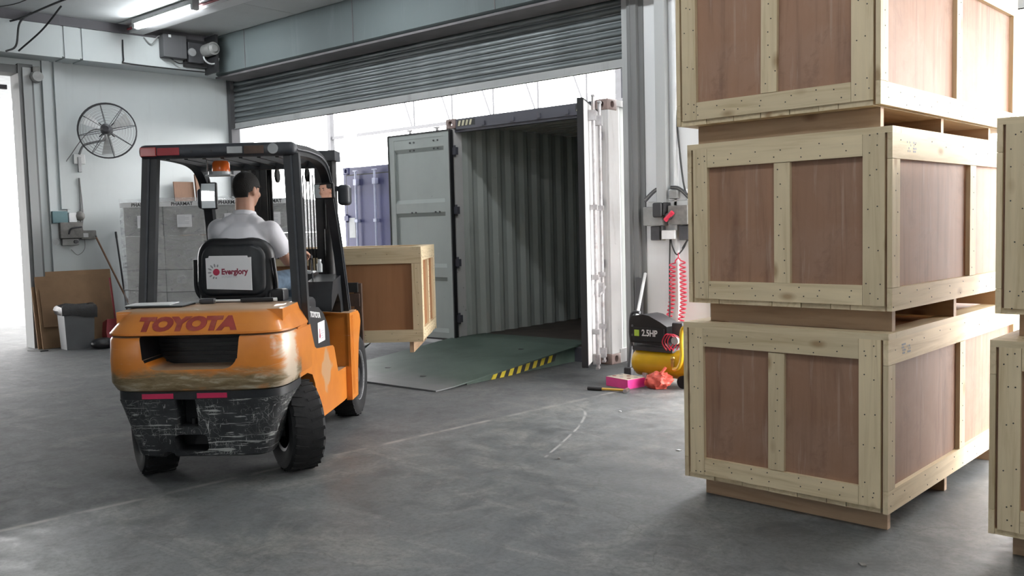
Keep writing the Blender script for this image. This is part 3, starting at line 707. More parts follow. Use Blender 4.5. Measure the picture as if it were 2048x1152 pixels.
        for x in (.30, .78):
            m = MB(); m.cyl((S(x), -.055, zb-.06), (S(x), -.055, zb+dh+.07), .019, seg=10)
            for z in (zb-.07, zb+dh+.07): m.cbox((S(x), -.055, z), (.10, .035, .018))
            br = m.build('locking_bar', bars, d)
            for z in (zb+.02, zb+.30, zb+.85, zb+1.55, zb+dh-.12): MB().cbox((S(x), -.045, z), (.075, .07, .10 if z in (zb+.02, zb+dh-.12) else .05)).build('bar_bracket', bars, d)
        MB().tube([(S(.30), -.08, zb+.72), (S(.45), -.085, zb+.70), (S(.78), -.08, zb+.66)], .012, 8).build('lock_handle', bars, d)
        MB().cbox((S(.52), -.05, zb+.72), (.16, .09, .11)).build('lock_box', bars, d)
        for z in (zb+.25, zb+.95, zb+1.6, zb+dh-.25): MB().cbox((S(-.01), -.012, z), (.11, .05, .09)).cyl((S(-.02), -.02, z-.07), (S(-.02), -.02, z+.07), .016, seg=8).build('hinge', dark, d)
    return t
CX0 = -7.90
container('shipping_container', 'open high container with pale ribbed inside walls behind the green ramp', (CX0, 8.12, 0), 2.42, 12.19, 2.88,
          ('container_inside', 'container_white', 'container_dark', 'container_rust', 'container_door_inside'), R(-179), R(117))
container('shipping_container', 'blue closed container with pale locking bars left of the open one', (-12.28, 10.05, 0), 2.438, 6.06, 2.62,
          ('container_blue', 'container_blue', 'container_blue', 'container_blue', 'container_blue'), 0, 0, 'blue_bar', False)
# a label sheet on the blue container
tag(MB().box((0, 0, 0), (.16, .002, .34)).build('notice_sheet', 'paper', loc=(-12.12, 10.02, 1.42)), 'white sheet stuck on the blue container beside the forklift mast', 'notice')

# ------------------------------------------------------------------ ramp plate into the container
rp = thing('dock_ramp', 'green checker plate ramp rising into the open container', 'ramp', (-7.85, 5.90, 0))
L_, Wd = 2.62, 1.88
def slab(mb, x0, x1, pts, th):
    return mb.prism([(y, z) for y, z in pts] + [(y, z-th) for y, z in reversed(pts)], 0, x0, x1)
slab(MB(), 0, Wd, [(0, .014), (.25, .020), (2.28, .175)], .012).build('deck_plate', 'green_checker_plate', rp, ang=0)
slab(MB(), .06, Wd-.06, [(2.28, .175), (2.72, .170)], .010).build('lip_plate', 'green_checker_plate', rp, ang=0)
for x in (.02, Wd-.035):
    MB().prism([(.45, .0), (2.25, .0), (2.25, .16), (.45, .022)], 0, x, x+.012).build('skirt', 'ramp_green', rp, ang=0)
st = bpy.data.objects.new('hazard_strip', None); COL.objects.link(st); st.parent = rp
def zr(y): return .020 + (y-.25)/2.03*.155-.014
for k in range(16):
    y = .80+k*.0655; y2 = y+.0655; sl = .04
    MB().prism([(y, max(.0, zr(y)-.075)), (y2, max(.0, zr(y2)-.075)), (y2+sl, zr(y2+sl)), (y+sl, zr(y+sl))], 0, Wd-.022, Wd-.016).build('hazard_stripe', 'hazard_yellow' if k % 2 == 0 else 'hazard_black', rp, ang=0)
bpy.data.objects.remove(st)
for x, y in ((1.25, .45), (1.35, 1.9), (.55, .6)):
    z = .0205 + max(0, y-.25)*.0763
    MB().cyl((x, y, z-.004), (x, y, z+.0012), .035, seg=14).build('lifting_hole', 'print_black', rp)

# ------------------------------------------------------------------ yard beyond
tr = thing('roof_truss', 'pale grey lattice roof truss in the bright yard beyond the container', 'truss', (-30, 24, 0))
mb = MB()
for z in (5.35, 8.0): MB().box((0, -.05, z), (22, .05, z+.12)).build('chord', 'truss_grey', tr)
for k in range(9):
    x = 5.0+k*2.0
    MB().cyl((x, 0, 5.4), (x, 0, 8.05), .035, seg=6).build('web_member', 'truss_grey', tr); MB().cyl((x-1.15, 0, 8.0), (x-.12, 0, 5.45), .03, seg=6).build('web_member', 'truss_grey', tr)
for x in (0, 22): MB().box((x-.1, -.1, 0), (x+.1, .1, 8.1)).build('support_post', 'truss_grey', tr)
cl = thing('clad_building', 'pale blue ribbed metal cladding of the building across the yard', 'building', (-17.0, 26, 0))
for k in range(14):
    x = k*.55; MB().prism([(x, 0), (x+.36, 0), (x+.40, .06), (x+.51, .06), (x+.55, 0), (x+.55, .1), (x, .1)], 2, 5.5, 12).build('cladding_sheet', 'cladding_blue', cl, ang=0)
MB().box((0, .12, 0), (7.7, 6, 5.5)).build('wall', 'white_wall', cl); MB().box((0, .12, 5.5), (7.7, 6, 12)).build('wall', 'white_wall', cl)
for x in (.02,): MB().box((x-.12, -.2, 0), (x+.12, .1, 12)).build('corner_post', 'truss_grey', cl)
tag(MB().box((0, 0, 0), (.28, .28, 7)).build('yard_post', 'white_paint', loc=(-22.6, 18.6, 0)), 'slim pale post standing in the bright yard behind the grey container door', 'post')
# ------------------------------------------------------------------ forklift (x right, y forward, z up)
FH = R(39.0); FO = Vector((-5.323, 3.381, 0))
fk = thing('forklift_truck', 'worn orange counterbalance forklift with dark overhead guard, seen from behind', 'forklift', FO, FH)
def FW(x, y, z=0): return FO + Vector((math.cos(FH), math.sin(FH), 0))*x + Vector((-math.sin(FH), math.cos(FH), 0))*y + Vector((0, 0, z))
NE = 6.2
def outline(W, Tl, yC, z, m=44):
    D = yC-Tl; out = []
    for k in range(m+1):
        a = PI*k/m; c, s = math.cos(a), math.sin(a)
        out.append(Vector((W*math.copysign(abs(c)**(2/NE), c), yC-D*max(0, s)**(2/NE), z)))
    return out
def rear_y(x, W, Tl, yC): return yC-(yC-Tl)*max(0, 1-abs(x/W)**NE)**(1/NE)
# counterweight: main block with the exhaust slot
yC = -.16
rings = [outline(W, Tl, yC, z) for z, W, Tl in ((.602, .505, -.745), (.615, .53, -.775), (.66, .555, -.795), (.80, .557, -.797), (.915, .552, -.79), (.930, .545, -.782), (.936, .53, -.765))]
cw = MB().loft(rings).build('counterweight', 'worn_orange_paint', fk, ang=32)
slot = [(-.30, .936)] + [(-.285, .80)] + [(x, z) for x, z in arc(-.195, .83, .09, 200, 270, 6)] + [(x, z) for x, z in arc(.185, .83, .09, 270, 340, 6)] + [(.275, .80), (.29, .936)]
arch = MB().cyl((-.9, -.27, .30), (.9, -.27, .30), .36, seg=36)
cut(cw, [MB().prism(slot, 1, -1.0, -.42)])
cw.data.materials.clear(); cw.data.materials.append(MATS['worn_orange_paint']); cw.data.materials.append(MATS['black_plastic'])
for p_ in cw.data.polygons:
    c_ = p_.center
    inside = abs(c_.x) < .32 and .73 < c_.z < .945 and rear_y(c_.x, .556, -.796, yC)+.025 < c_.y < -.40
    p_.material_index = 1 if inside and p_.normal.z < .5 else 0  # shade inside the slot painted on as black inner faces
MB().box((-.31, -.52, .73), (.30, -.46, .94)).build('grille_plate', 'black_plastic', cw)
sb = MB()
for k in range(7): sb.box((-.29, -.535, .755+k*.026), (.28, -.52, .763+k*.026))
sb.build('grille_slats', 'black_plastic', cw)
# sloped band with the maker's name, and level top
topW, topT = (.552, -.79), (.485, -.655)
rings = [outline(W, Tl, yC, z) for z, W, Tl in ((.938, .535, -.772), (.944, .553, -.792), (.955, .553, -.792), (1.055, .492, -.675), (1.072, .478, -.655), (1.080, .455, -.625))]
band = MB().loft(rings).build('counterweight_cap', 'worn_orange_paint', fk, ang=32)
tm = text_mesh('TOYOTA', .105, .004, .0075, 1.42)
xs = [v.co.x for v in tm.vertices]; ys = [v.co.y for v in tm.vertices]; x0, x1, y0, y1 = min(xs), max(xs), min(ys), max(ys)
for v in tm.vertices:
    u = (v.co.x-x0)/(x1-x0); q = (v.co.y-y0)/(y1-y0); dp = v.co.z
    x = -.325+u*.60; z = .965+q*.080; k = (z-.955)/.100; W = .553+(.492-.553)*k; Tl = -.792+(-.675+.792)*k
    v.co = (x, rear_y(x, W, Tl, yC)-.001-dp*.9, z+.0)
o = obj('raised_lettering', tm, 'letter_red', band); lbl(o, 'dark red raised lettering reading TOYOTA')
# dark step and lower block
MB().loft([outline(.515, -.745, -.30, .555), outline(.515, -.745, -.30, .603)]).build('counterweight_step', 'guard_black', fk)
def lowring(z, W, Tl, yf): return outline(W, Tl, yf, z)
low = MB().loft([lowring(.185, .36, -.63, -.52), lowring(.20, .40, -.665, -.50), lowring(.27, .425, -.69, -.46), lowring(.38, .455, -.715, -.42), (lowring(.50, .495, -.74, -.36)), lowring(.553, .515, -.752, -.33), lowring(.556, .505, -.74, -.33)]).build('lower_counterweight', 'scratched_black_steel', fk)
cut(low, [MB().box((-.125, -.9, .385), (.0, -.58, .6)), MB().rbox((-.155, -.9, .225), (.045, -.52, .335), .03, 3), MB().rbox((-.24, -.9, .10), (-.17, -.55, .225), .02, 2)])
low.data.materials.clear(); low.data.materials.append(MATS['scratched_black_steel']); low.data.materials.append(MATS['print_black'])
for p_ in low.data.polygons:
    c_ = p_.center; p_.material_index = 1 if (-.26 < c_.x < .06 and -.675 < c_.y < -.50 and .2 < c_.z < .55) else 0  # cutout walls blackened to paint in the dark of the recesses
MB().cyl((-.06, -.625, .32), (-.06, -.625, .42), .020, seg=12).build('tow_pin', 'black_plastic', low)
for a, b in ((-.32, -.13), (.01, .19)):
    n = 6; vs = []; 
    for k in range(n+1):
        x = a+(b-a)*k/n; y = rear_y(x, .515, -.745, -.30)
        vs += [(x, y-.004, .562), (x, y-.004, .592), (x, y, .562), (x, y, .592)]
    fs = [f for k in range(n) for f in ((4*k, 4*k+4, 4*k+5, 4*k+1), (4*k+1, 4*k+5, 4*k+7, 4*k+3), (4*k+2, 4*k, 4*k+1, 4*k+3) if k == 0 else (4*k, 4*k+2, 4*k+6, 4*k+4))]
    MB().add(vs, fs).build('reflector_strip', 'reflector_pink', fk)
# hood and side panels
MB().rbox((-.47, -.38, .62), (.47, -.16, 1.082), .03, 3).build('engine_hood', 'worn_orange_paint', fk)
MB().prism([(-.62, 1.072), (-.27, 1.082), (-.16, .965), (-.62, .965)], 0, -.505, .505).build('hood_side', 'worn_orange_paint', fk)
MB().rbox((-.43, -.2, .55), (.43, .56, 1.06), .04, 3).build('seat_deck', 'black_plastic', fk)
sidep = [(-.45, .938), (-.15, .952), (-.10, .86), (-.035, .762), (.02, .742), (.50, .702), (.545, .68), (.645, .488), (.93, .478), (.93, .235), (.82, .232), (-.02, .258), (-.03, .40), (-.065, .52), (-.13, .59), (-.256, .622), (-.45, .622)]
for s in (-1, 1):
    a, b = sorted((s*.40, s*.548)); MB().prism(sidep, 0, a, b).build('side_panel', 'worn_orange_paint', fk, ang=0)
    # inner arch liner
    # tank cover bulging above the side panel
    tc = [(-.17, .97), (-.10, .86), (-.03, .765), (.02, .745), (.47, .705), (.46, .80), (.40, .88), (.30, .955), (.16, 1.01), (-.02, 1.03), (-.15, 1.025)]
    a, b = sorted((s*.36, s*.535)); tk = MB().prism(tc, 0, a, b).build('tank_cover', 'black_plastic', fk, ang=25)
    if s > 0:
        st = MB().box((.5355, .115, .765), (.537, .315, .905)).build('sticker', 'sign_white', tk); lbl(st, 'small white logo sticker')
        MB().prism(arc(.165, .81, .016, 0, 360, 12)[:-1], 0, .537, .5378).box((.537, .158, .80), (.5378, .172, .86)).build('sticker_mark', 'print_crimson', st)
        mm = MB()
        for k, wd in enumerate((.09, .09, .06, .08)): mm.box((.537, .20, .835-k*.016), (.5378, .20+wd, .842-k*.016))
        mm.build('sticker_print', 'print_light_grey', st)
        t2 = text_mesh('TOYOTA', .052, .001, .002, 1.35)
        for v in t2.vertices: v.co = (.5362+v.co.z, .02+v.co.x*.95+.04, .965+v.co.y-.12*(v.co.x))
        obj('side_lettering', t2, 'print_white', tk)
    # front fender shell
    fp = [(.93, .215), (1.16, .215), (1.19, .42), (1.25, .62), (1.36, .79), (1.33, .85), (1.26, .885), (.93, .895)]
    a, b = sorted((s*.545, s*.59)); MB().prism(fp, 0, a, b).prism([(x, z) for x, z in ((s*.22, .48), (s*.57, .48), (s*.57, .895), (s*.22, .92))], 1, .93, .96).box((min(s*.25, s*.57), .93, .86), (max(s*.25, s*.57), 1.30, .89)).build('front_fender', 'worn_orange_paint', fk, ang=30)
    for k in range(3): 
        x = s*(.592); MB().box((min(x, x-s*.008), .965+k*.035, .25), (max(x, x-s*.008), .975+k*.035, .87)).build('fender_rib', 'worn_orange_paint', fk)
    MB().box((min(s*.25, s*.53), .62, .44), (max(s*.25, s*.53), .94, .478)).build('step', 'rim_dark', fk)
MB().box((-.40, -.30, .22), (.40, 1.15, .66)).build('chassis', 'black_plastic', fk)
MB().box((-.30, -.55, .24), (.30, -.28, .58)).build('rear_axle', 'black_plastic', fk)
MB().box((-.26, .53, .47), (.26, 1.2, .50)).build('floor_plate', 'black_plastic', fk)
# wheels
def wheel(name, loc, r, wd, rot, rimr):
    e = bpy.data.objects.new(name, None); COL.objects.link(e); e.parent = fk; e.location = loc; e.rotation_euler = (0, 0, R(rot)); e.empty_display_size = .1
    A = RY(90); h = wd/2
    prof = [(rimr, -h*.80), (rimr+.02, -h*.92), (r*.80, -h), (r*.92, -h*.96), (r*.985, -h*.78), (r, -h*.5), (r, h*.5), (r*.985, h*.78), (r*.92, h*.96), (r*.80, h), (rimr+.02, h*.92), (rimr, h*.80)]
    MB().lathe(prof, A, 48, True).build('tyre', 'rubber', e)
    lug = MB()
    for k in range(26):
        a = 2*PI*k/26
        for s in (-1, 1): lug.box((s*h*.5-h*.38, -.010, r-.012), (s*h*.5+h*.38, .010, r+.0025), Matrix.Rotation(a + (.12 if s > 0 else 0), 4, 'X') @ RZ(14*s))
    lug.build('tread_lugs', 'rubber', e, ang=0)
    rim = MB()
    rim.lathe([(rimr+.006, -h*.86), (rimr-.012, -h*.80), (rimr-.03, -h*.2), (rimr-.03, h*.2), (rimr-.012, h*.80), (rimr+.006, h*.86), (rimr+.003, h*.7), (rimr+.003, -h*.7)], A, 40, True).cyl((-h*.15, 0, 0), (h*.15, 0, 0), rimr-.02, seg=32)
    rm = rim.build('rim', 'rim_dark' if name == 'front_wheel' else 'black_plastic', e)
    if name == 'front_wheel': MB().lathe([(rimr+.010, h*.86), (rimr+.016, h*.90), (rimr+.022, h*.88)], A, 40).build('rim_edge', 'rim_edge', e)
    hb = MB().cyl((0, 0, 0), (h*.8, 0, 0), .075, .06, 20)
    hb.build('hub', 'rim_dark' if name == 'front_wheel' else 'black_plastic', e)
    nb = MB()
    for k in range(6): a = 2*PI*k/6; nb.cyl((h*.1, .11*math.cos(a), .11*math.sin(a)), (h*.35, .11*math.cos(a), .11*math.sin(a)), .014, seg=6)
    nb.build('wheel_nuts', 'rim_edge' if name == 'front_wheel' else 'rim_dark', e)
wheel('front_wheel', (.465, 1.42, .335), .335, .20, 0, .19); wheel('front_wheel', (-.465, 1.42, .335), .335, .20, 180, .19)
wheel('rear_wheel', (.46, -.26, .285), .285, .22, 33, .15); wheel('rear_wheel', (-.46, -.26, .285), .285, .22, 213, .15)
# overhead guard
gd = bpy.data.objects.new('overhead_guard', None); COL.objects.link(gd); gd.parent = fk; gd.empty_display_size = .1
def bar(p0, p1, wx, wy, name, mat='guard_black', par=None):
    p0, p1 = Vector(p0), Vector(p1)
    vs = [p+Vector((sx*wx/2, sy*wy/2, 0)) for p in (p0, p1) for sx, sy in ((-1, -1), (1, -1), (1, 1), (-1, 1))]
    return MB().add(vs, [(0, 3, 2, 1), (4, 5, 6, 7)] + [(k, (k+1) % 4, 4+(k+1) % 4, 4+k) for k in range(4)]).build(name, mat, par or gd, ang=0)
for s in (-1, 1):
    p = bar((s*.508, -.19, .93), (s*.462, -.10, 2.04), .10, .05, 'rear_pillar', 'guard_black')
    bar((s*.508+s*.002, -.218, .93), (s*.462+s*.002, -.128, 2.04), .012, .012, 'pillar_edge', 'guard_slate')
    path = bez([(s*.46, -.10, 2.065), (s*.462, .25, 2.075), (s*.462, .60, 2.06), (s*.465, .80, 1.985), (s*.47, .93, 1.80), (s*.49, 1.06, 1.40), (s*.51, 1.18, .90)], 8)
    rings = []
    for i, q in enumerate(path):
        d = (path[min(i+1, len(path)-1)]-path[max(i-1, 0)]).normalized(); nrm = Vector((1, 0, 0)); v = d.cross(nrm).normalized()
        rings.append([q+nrm*a*.032+v*b*.036 for a, b in ((-1, -1), (1, -1), (1, 1), (-1, 1))])
    MB().loft(rings).build('side_rail', 'guard_black', gd, ang=40)
    path2 = [Vector((q.x+s*.036, q.y, q.z)) for q in path]
    MB().tube(path2, .008, 6).build('rail_trim', 'guard_slate', gd)
rb = MB().rbox((-.525, -.165, 2.025), (.50, -.06, 2.115), .038, 4).build('rear_bar', 'guard_slate', gd)
MB().rbox((-.505, -.172, 2.038), (-.40, -.160, 2.098), .005, 2).build('tail_lamp', 'lens_red', rb); MB().rbox((-.395, -.171, 2.042), (-.25, -.160, 2.092), .004, 2).build('tail_lamp', 'broom_red', rb)
MB().rbox((.06, -.171, 2.045), (.16, -.160, 2.09), .004, 2).build('reverse_lamp', 'lens_clear', rb); MB().rbox((.17, -.171, 2.04), (.30, -.160, 2.092), .004, 2).build('indicator_lamp', 'carriage_brown', rb)
MB().cyl((.36, -.172, 2.07), (.36, -.16, 2.07), .034, seg=20).build('reverse_lamp', 'lens_clear', rb)
for x in (-.17, -.04): MB().cyl((x, -.168, 2.065), (x, -.160, 2.065), .008, seg=8).build('bolt', 'print_black', rb)
MB().box((-.45, .70, 2.00), (.45, .78, 2.06)).build('front_bar', 'guard_black', gd)
for k in range(7):
    x = -.36+k*.12; MB().box((x-.012, -.08, 2.02), (x+.012, .74, 2.075)).build('roof_bar', 'guard_black', gd)
# amber beacon under the guard
bc = MB().cyl((-.07, .06, 1.925), (-.07, .06, 1.945), .075, seg=20).box((-.15, .0, 1.915), (.02, .10, 1.925)).box((-.155, .05, 1.92), (-.15, .07, 2.03)).build('beacon', 'grey_metal', fk)
MB().lathe([(.0, 2.018), (.045, 2.016), (.056, 2.0), (.058, 1.945), (.05, 1.944)], T((-.06, .06, 0)), 24).build('beacon_lens', 'lens_amber', bc)
# mirrors and head lamp
def mirror(c, w, h, rz, rx=0):
    M_ = T(c) @ RZ(rz) @ RX(rx)
    o = MB().rbox((-w/2, 0, -h/2), (w/2, .03, h/2), .013, 3, M_).build('mirror_housing', 'black_plastic', fk)
    gx, gz, Rc = 12, 12, 1.5; a_, c_ = w/2-.010, h/2-.010; vs = []                       # slightly convex glass
    for yy in (0, .003):
        for i in range(gx+1):
            for k in range(gz+1):
                x = -a_+2*a_*i/gx; z = -c_+2*c_*k/gz; vs.append(M_ @ Vector((x, -.0045-(a_*a_+c_*c_-x*x-z*z)/(2*Rc)+yy+.0, z)))
    n_ = (gx+1)*(gz+1); fs = [f for i in range(gx) for k in range(gz) for f in ((i*(gz+1)+k, (i+1)*(gz+1)+k, (i+1)*(gz+1)+k+1, i*(gz+1)+k+1), (n_+i*(gz+1)+k+1, n_+(i+1)*(gz+1)+k+1, n_+(i+1)*(gz+1)+k, n_+i*(gz+1)+k))]
    MB().add(vs, fs).build('mirror_glass', 'mirror_glass', o, ang=35)
    return o
CAML = Matrix.Rotation(-FH, 4, 'Z') @ (Vector((0, 0, CAM_H))-FO)
def aim(c, target): 
    c = Vector(c); n = ((CAML-c).normalized() + (Vector(target)-c).normalized()).normalized()      # glass tilted so the driver, or the camera, sees the target
    return math.degrees(math.atan2(n.x, -n.y)), math.degrees(math.asin(-n.z))*-1
DOORL = Matrix.Rotation(-FH, 4, 'Z') @ (Vector((-3.1, -7.0, 2.85))-FO)
for c, w_, h_, tg in (((-.425, .82, 1.82), .125, .205, DOORL), ((.455, .79, 1.832), .185, .12, Vector((-.03, .56, 1.83)))):
    a_, t_ = aim(c, tg); mirror(c, w_, h_, a_, -t_)
MB().tube([(-.425, .86, 1.9), (-.44, .86, 1.98), (-.45, .80, 2.03)], .01, 6).build('mirror_stalk', 'black_plastic', fk)
MB().tube([(.455, .82, 1.83), (.47, .94, 1.83)], .012, 6).build('mirror_stalk', 'black_plastic', fk)
MB().rbox((.505, 1.03, 1.73), (.60, 1.16, 1.89), .03, 3).box((.47, 1.05, 1.84), (.52, 1.10, 1.88)).build('head_lamp', 'guard_slate', fk)
MB().rbox((-.60, 1.03, 1.73), (-.505, 1.16, 1.89), .03, 3).box((-.52, 1.05, 1.84), (-.47, 1.10, 1.88)).build('head_lamp', 'guard_slate', fk)
# seat with the company placard
seat = bpy.data.objects.new('seat', None); COL.objects.link(seat); seat.parent = fk; seat.location = (-.075, .20, 1.06); seat.rotation_euler = (R(-5), 0, 0); seat.empty_display_size = .1
def rr2(x0, x1, z0, z1, r, n=6): return arc(x1-r, z1-r, r, 0, 90, n) + arc(x0+r, z1-r, r, 90, 180, n) + arc(x0+r*.8, z0+r*.8, r*.8, 180, 270, n) + arc(x1-r*.8, z0+r*.8, r*.8, 270, 360, n)
rg = []
for y, k in ((.0, .86), (.012, .95), (.035, 1.0), (.085, 1.0), (.105, .93)):
    rg.append([Vector((x*k, y+.06*abs(x/.27)**2.5, (z-.21)*k+.21)) for x, z in rr2(-.27, .27, .0, .445, .13)])
MB().loft(rg).build('backrest', 'black_plastic', seat, ang=50)
rg = []
for y, k in ((-.016, .80), (-.010, .86), (.004, .90)):
    rg.append([Vector((x*k, y+.05*abs(x/.27)**2.5, (z-.21)*k+.215)) for x, z in rr2(-.25, .25, .015, .41, .10)])
MB().loft(rg).build('backrest_shell', 'guard_black', seat, ang=50)
MB().rbox((-.25, .05, -.02), (.25, .52, .10), .04, 3).build('cushion', 'black_plastic', seat)
for s in (-1, 1): MB().tube(bez([(s*.25, .12, .02), (s*.285, .10, .10), (s*.275, .06, .30)], 6), .014, 8).build('hip_restraint', 'black_plastic', seat)
pl = MB().prism([(-.165, .09), (.150, .075), (.145, .305), (.122, .302), (.118, .315), (-.148, .318), (-.152, .305), (-.172, .302)], 1, -.024, -.020).build('placard', 'sign_white', seat, ang=0); lbl(pl, 'white company placard with a red dot and grey rays')
# logo: dot, rays and name
MB().cyl((-.097, -.0245, .205), (-.097, -.0256, .205), .0235, seg=24).build('logo_dot', 'print_crimson', pl)
ry = MB()
for k, (a, ln) in enumerate(((78, .020), (104, .026), (130, .030), (156, .030), (184, .026), (214, .024), (244, .018), (268, .014))):
    ca, sa = math.cos(R(a)), math.sin(R(a)); c = (-.097+ca*(.034+ln/2), .205+sa*(.034+ln/2)); pts = []
    for q in range(10):
        b = 2*PI*q/10; u, v = math.cos(b)*ln/2, math.sin(b)*.0058; pts.append((c[0]+u*ca-v*sa, c[1]+u*sa+v*ca))
    ry.prism(pts, 1, -.0256, -.0245)
ry.build('logo_rays', 'print_grey', pl)
t3 = text_mesh('Everglory', .054, .0005, .0022, .88, 'LEFT')
for v in t3.vertices: v.co = (-.062+v.co.x, -.0245-v.co.z, .205+v.co.y)
obj('logo_name', t3, 'print_maroon', pl)
t3 = text_mesh('LOGISTICS', .024, .0005, 0, .95, 'LEFT')
for v in t3.vertices: v.co = (-.060+v.co.x, -.0245-v.co.z, .172+v.co.y)
obj('logo_subtitle', t3, 'print_light_grey', pl)
# armrest block and cowl, steering wheel, levers
MB().rbox((.20, .16, 1.05), (.30, .30, 1.14), .02, 2).build('hip_switch_box', 'black_plastic', fk)
cowl = [(.70, .92), (.74, 1.00), (.80, 1.13), (.87, 1.20), (1.10, 1.22), (1.20, 1.15), (1.22, .88), (1.05, .52), (.96, .52), (.93, .80)]
MB().prism([(y+.20 if y<1.1 else y+.1, z) for y, z in cowl], 0, -.29, .29).build('front_cowl', 'black_plastic', fk, ang=25)
for s in (-1, 1): 
    a, b = sorted((s*.30, s*.50)); MB().prism([(.72, .93), (.74, 1.05), (.80, 1.15), (1.15, 1.19), (1.24, .90), (1.18, .88), (1.05, .88), (1.03, .98), (.96, 1.05)], 0, a, b).build('cowl_side', 'guard_black', fk, ang=25)
MB().tube([(-.10, .98, 1.15), (-.10, .80, 1.33)], .03, 10).build('steering_column', 'black_plastic', fk)
SW = T((-.10, .77, 1.36)) @ RX(50)
sw = MB(); sw.tube([SW @ Vector((.17*math.cos(2*PI*k/28), .17*math.sin(2*PI*k/28), 0)) for k in range(28)], .014, 8, True).cyl(SW @ Vector((0, 0, -.03)), SW @ Vector((0, 0, .01)), .04, seg=14)
for k in range(3): a = R(90+120*k); sw.tube([SW @ Vector((0, 0, 0)), SW @ Vector((.165*math.cos(a), .165*math.sin(a), 0))], .009, 6)
sw.build('steering_wheel', 'black_plastic', fk)
for k in range(3):
    x = .22+k*.045; lv = MB().tube([(x, .95, 1.17), (x, .92, 1.32)], .007, 6).build('control_lever', 'dark_metal', fk); MB().sphere((x, .918, 1.335), (.013, .013, .022), u=10, v=6).build('lever_knob', 'black_plastic', lv)
# mast, chains, cylinders
ms = bpy.data.objects.new('mast', None); COL.objects.link(ms); ms.parent = fk; ms.empty_display_size = .1
for s in (-1, 1):
    a = s*.33-.04
    def ch(x0, y0, y1, z0, z1, th, op, nm):
        mb = MB().box((x0, y0, z0), (x0+.075, y0+th, z1)).box((x0, y1-th, z0), (x0+.075, y1, z1))
        xw = x0 if op > 0 else x0+.075-th; mb.box((xw, y0, z0), (xw+th, y1, z1)); return mb.build(nm, 'mast_black', ms, ang=0)
    ch(a-.0375, 1.70, 1.88, .07, 2.14, .022, -s, 'outer_mast_rail'); ch(s*.245-.04-.0375, 1.73, 1.91, .12, 2.17, .02, -s, 'inner_mast_rail')
    MB().cyl((s*.335-.04, 1.655, .25), (s*.335-.04, 1.655, 1.55), .042, seg=16).cyl((s*.335-.04, 1.655, 1.55), (s*.335-.04, 1.655, 2.08), .024, seg=12).build('lift_cylinder', 'mast_black', ms)
    for k in range(4 if s > 0 else 1): 
        x = (.05+.028*k if s > 0 else -.25); MB().tube([(x, 1.80, .5), (x, 1.80, 2.02)], .006, 6).build('hose' if k else 'lift_chain', 'cable_black', ms)
    MB().cyl((s*.13-.05, 1.80, 2.02), (s*.13-.03, 1.80, 2.02), .06, seg=18).build('chain_wheel', 'mast_black', ms)
for z0, z1, y0, y1, hw in ((2.13, 2.215, 1.68, 1.90, .40), (1.30, 1.38, 1.895, 1.93, .27), (.95, 1.08, 1.66, 1.70, .36), (.25, .45, 1.66, 1.72, .38)): MB().box((-hw-.04, y0, z0), (hw-.04, y1, z1)).build('mast_crossbar', 'mast_black' if z0 < 2 else 'guard_slate', ms)
MB().box((-.46, 1.715, 1.15), (-.30, 1.74, 2.1)).build('mast_side_plate', 'mast_black', ms)
# carriage, load backrest, forks
cr = bpy.data.objects.new('carriage', None); COL.objects.link(cr); cr.parent = fk; cr.empty_display_size = .1
for z in (.46, .86): MB().box((-.54, 1.96, z), (.47, 2.02, z+.11)).build('carriage_bar', 'carriage_brown', cr)
for x in (-.55, .42): MB().box((x, 1.985, .42), (x+.065, 2.045, 1.06)).build('carriage_side', 'carriage_brown', cr)
for x in (.30, -.54): MB().box((x, 1.94, .985), (x+.16, 2.0, 1.07)).build('carriage_bracket', 'mast_black', cr)
for k in range(5): MB().box((-.42+k*.18, 1.99, .55), (-.395+k*.18, 2.015, .95)).build('backrest_bar', 'carriage_brown', cr)
for x in (-.36, .22): MB().prism([(2.03, .92), (2.07, .92), (2.075, .42), (2.11, .395), (3.15, .385), (3.15, .375), (2.08, .345), (2.03, .36)], 0, x, x+.12).build('fork', 'mast_black', cr, ang=30)
# the load
LOAD.location = FW(1.005, 2.17, .398); LOAD.rotation_euler = (0, 0, FH+R(90))
LOAD.location = FW(1.005, 2.17, .398)

# things lying on the hood
fz = 1.083
pp = thing('clipboard', 'dark folder with white papers lying on the left of the forklift hood', 'folder', FW(-.36, -.36, fz), FH)
MB().rbox((-.16, -.11, 0), (.20, .12, .010), .004, 2).build('folder', 'black_plastic', pp); MB().box((-.17, -.08, .011), (.10, .12, .016), RZ(6)).build('paper_sheet', 'paper', pp)
br = thing('hand_brush', 'black hand brush with a white stick lying on the forklift hood', 'brush', FW(.10, -.24, fz), FH+R(3))
MB().rbox((.03, -.016, .002), (.24, .016, .030), .008, 2).build('grip', 'black_plastic', br); MB().cyl((-.14, 0, .018), (.03, 0, .016), .0075, seg=8).build('stick', 'paper', br)
MB().rbox((-.23, -.03, .0), (-.13, .03, .035), .012, 2).build('brush_head', 'dark_metal', br); MB().cyl((.24, 0, .016), (.262, 0, .016), .012, seg=10).build('end_cap', 'white_paint', br)
bt = thing('bottle', 'small clear bottle standing on the forklift dashboard cowl', 'bottle', FW(.36, .98, 1.215), FH)
MB().lathe([(0, 0), (.022, 0), (.023, .06), (.014, .075), (.013, .085), (.0, .085)], Matrix.Identity(4), 14).build('bottle_body', 'clear_plastic', bt); MB().cyl((0, 0, .085), (0, 0, .10), .015, seg=12).build('cap', 'white_paint', bt)
tag(MB().prism([(-.06, 0), (.06, 0), (.05, .012), (-.01, .016), (-.07, .07)], 1, -.05, .05).build('crumpled_paper', 'paper', loc=FW(.27, .96, 1.215), rz=FH), 'folded white paper lying on the forklift dashboard cowl', 'paper')
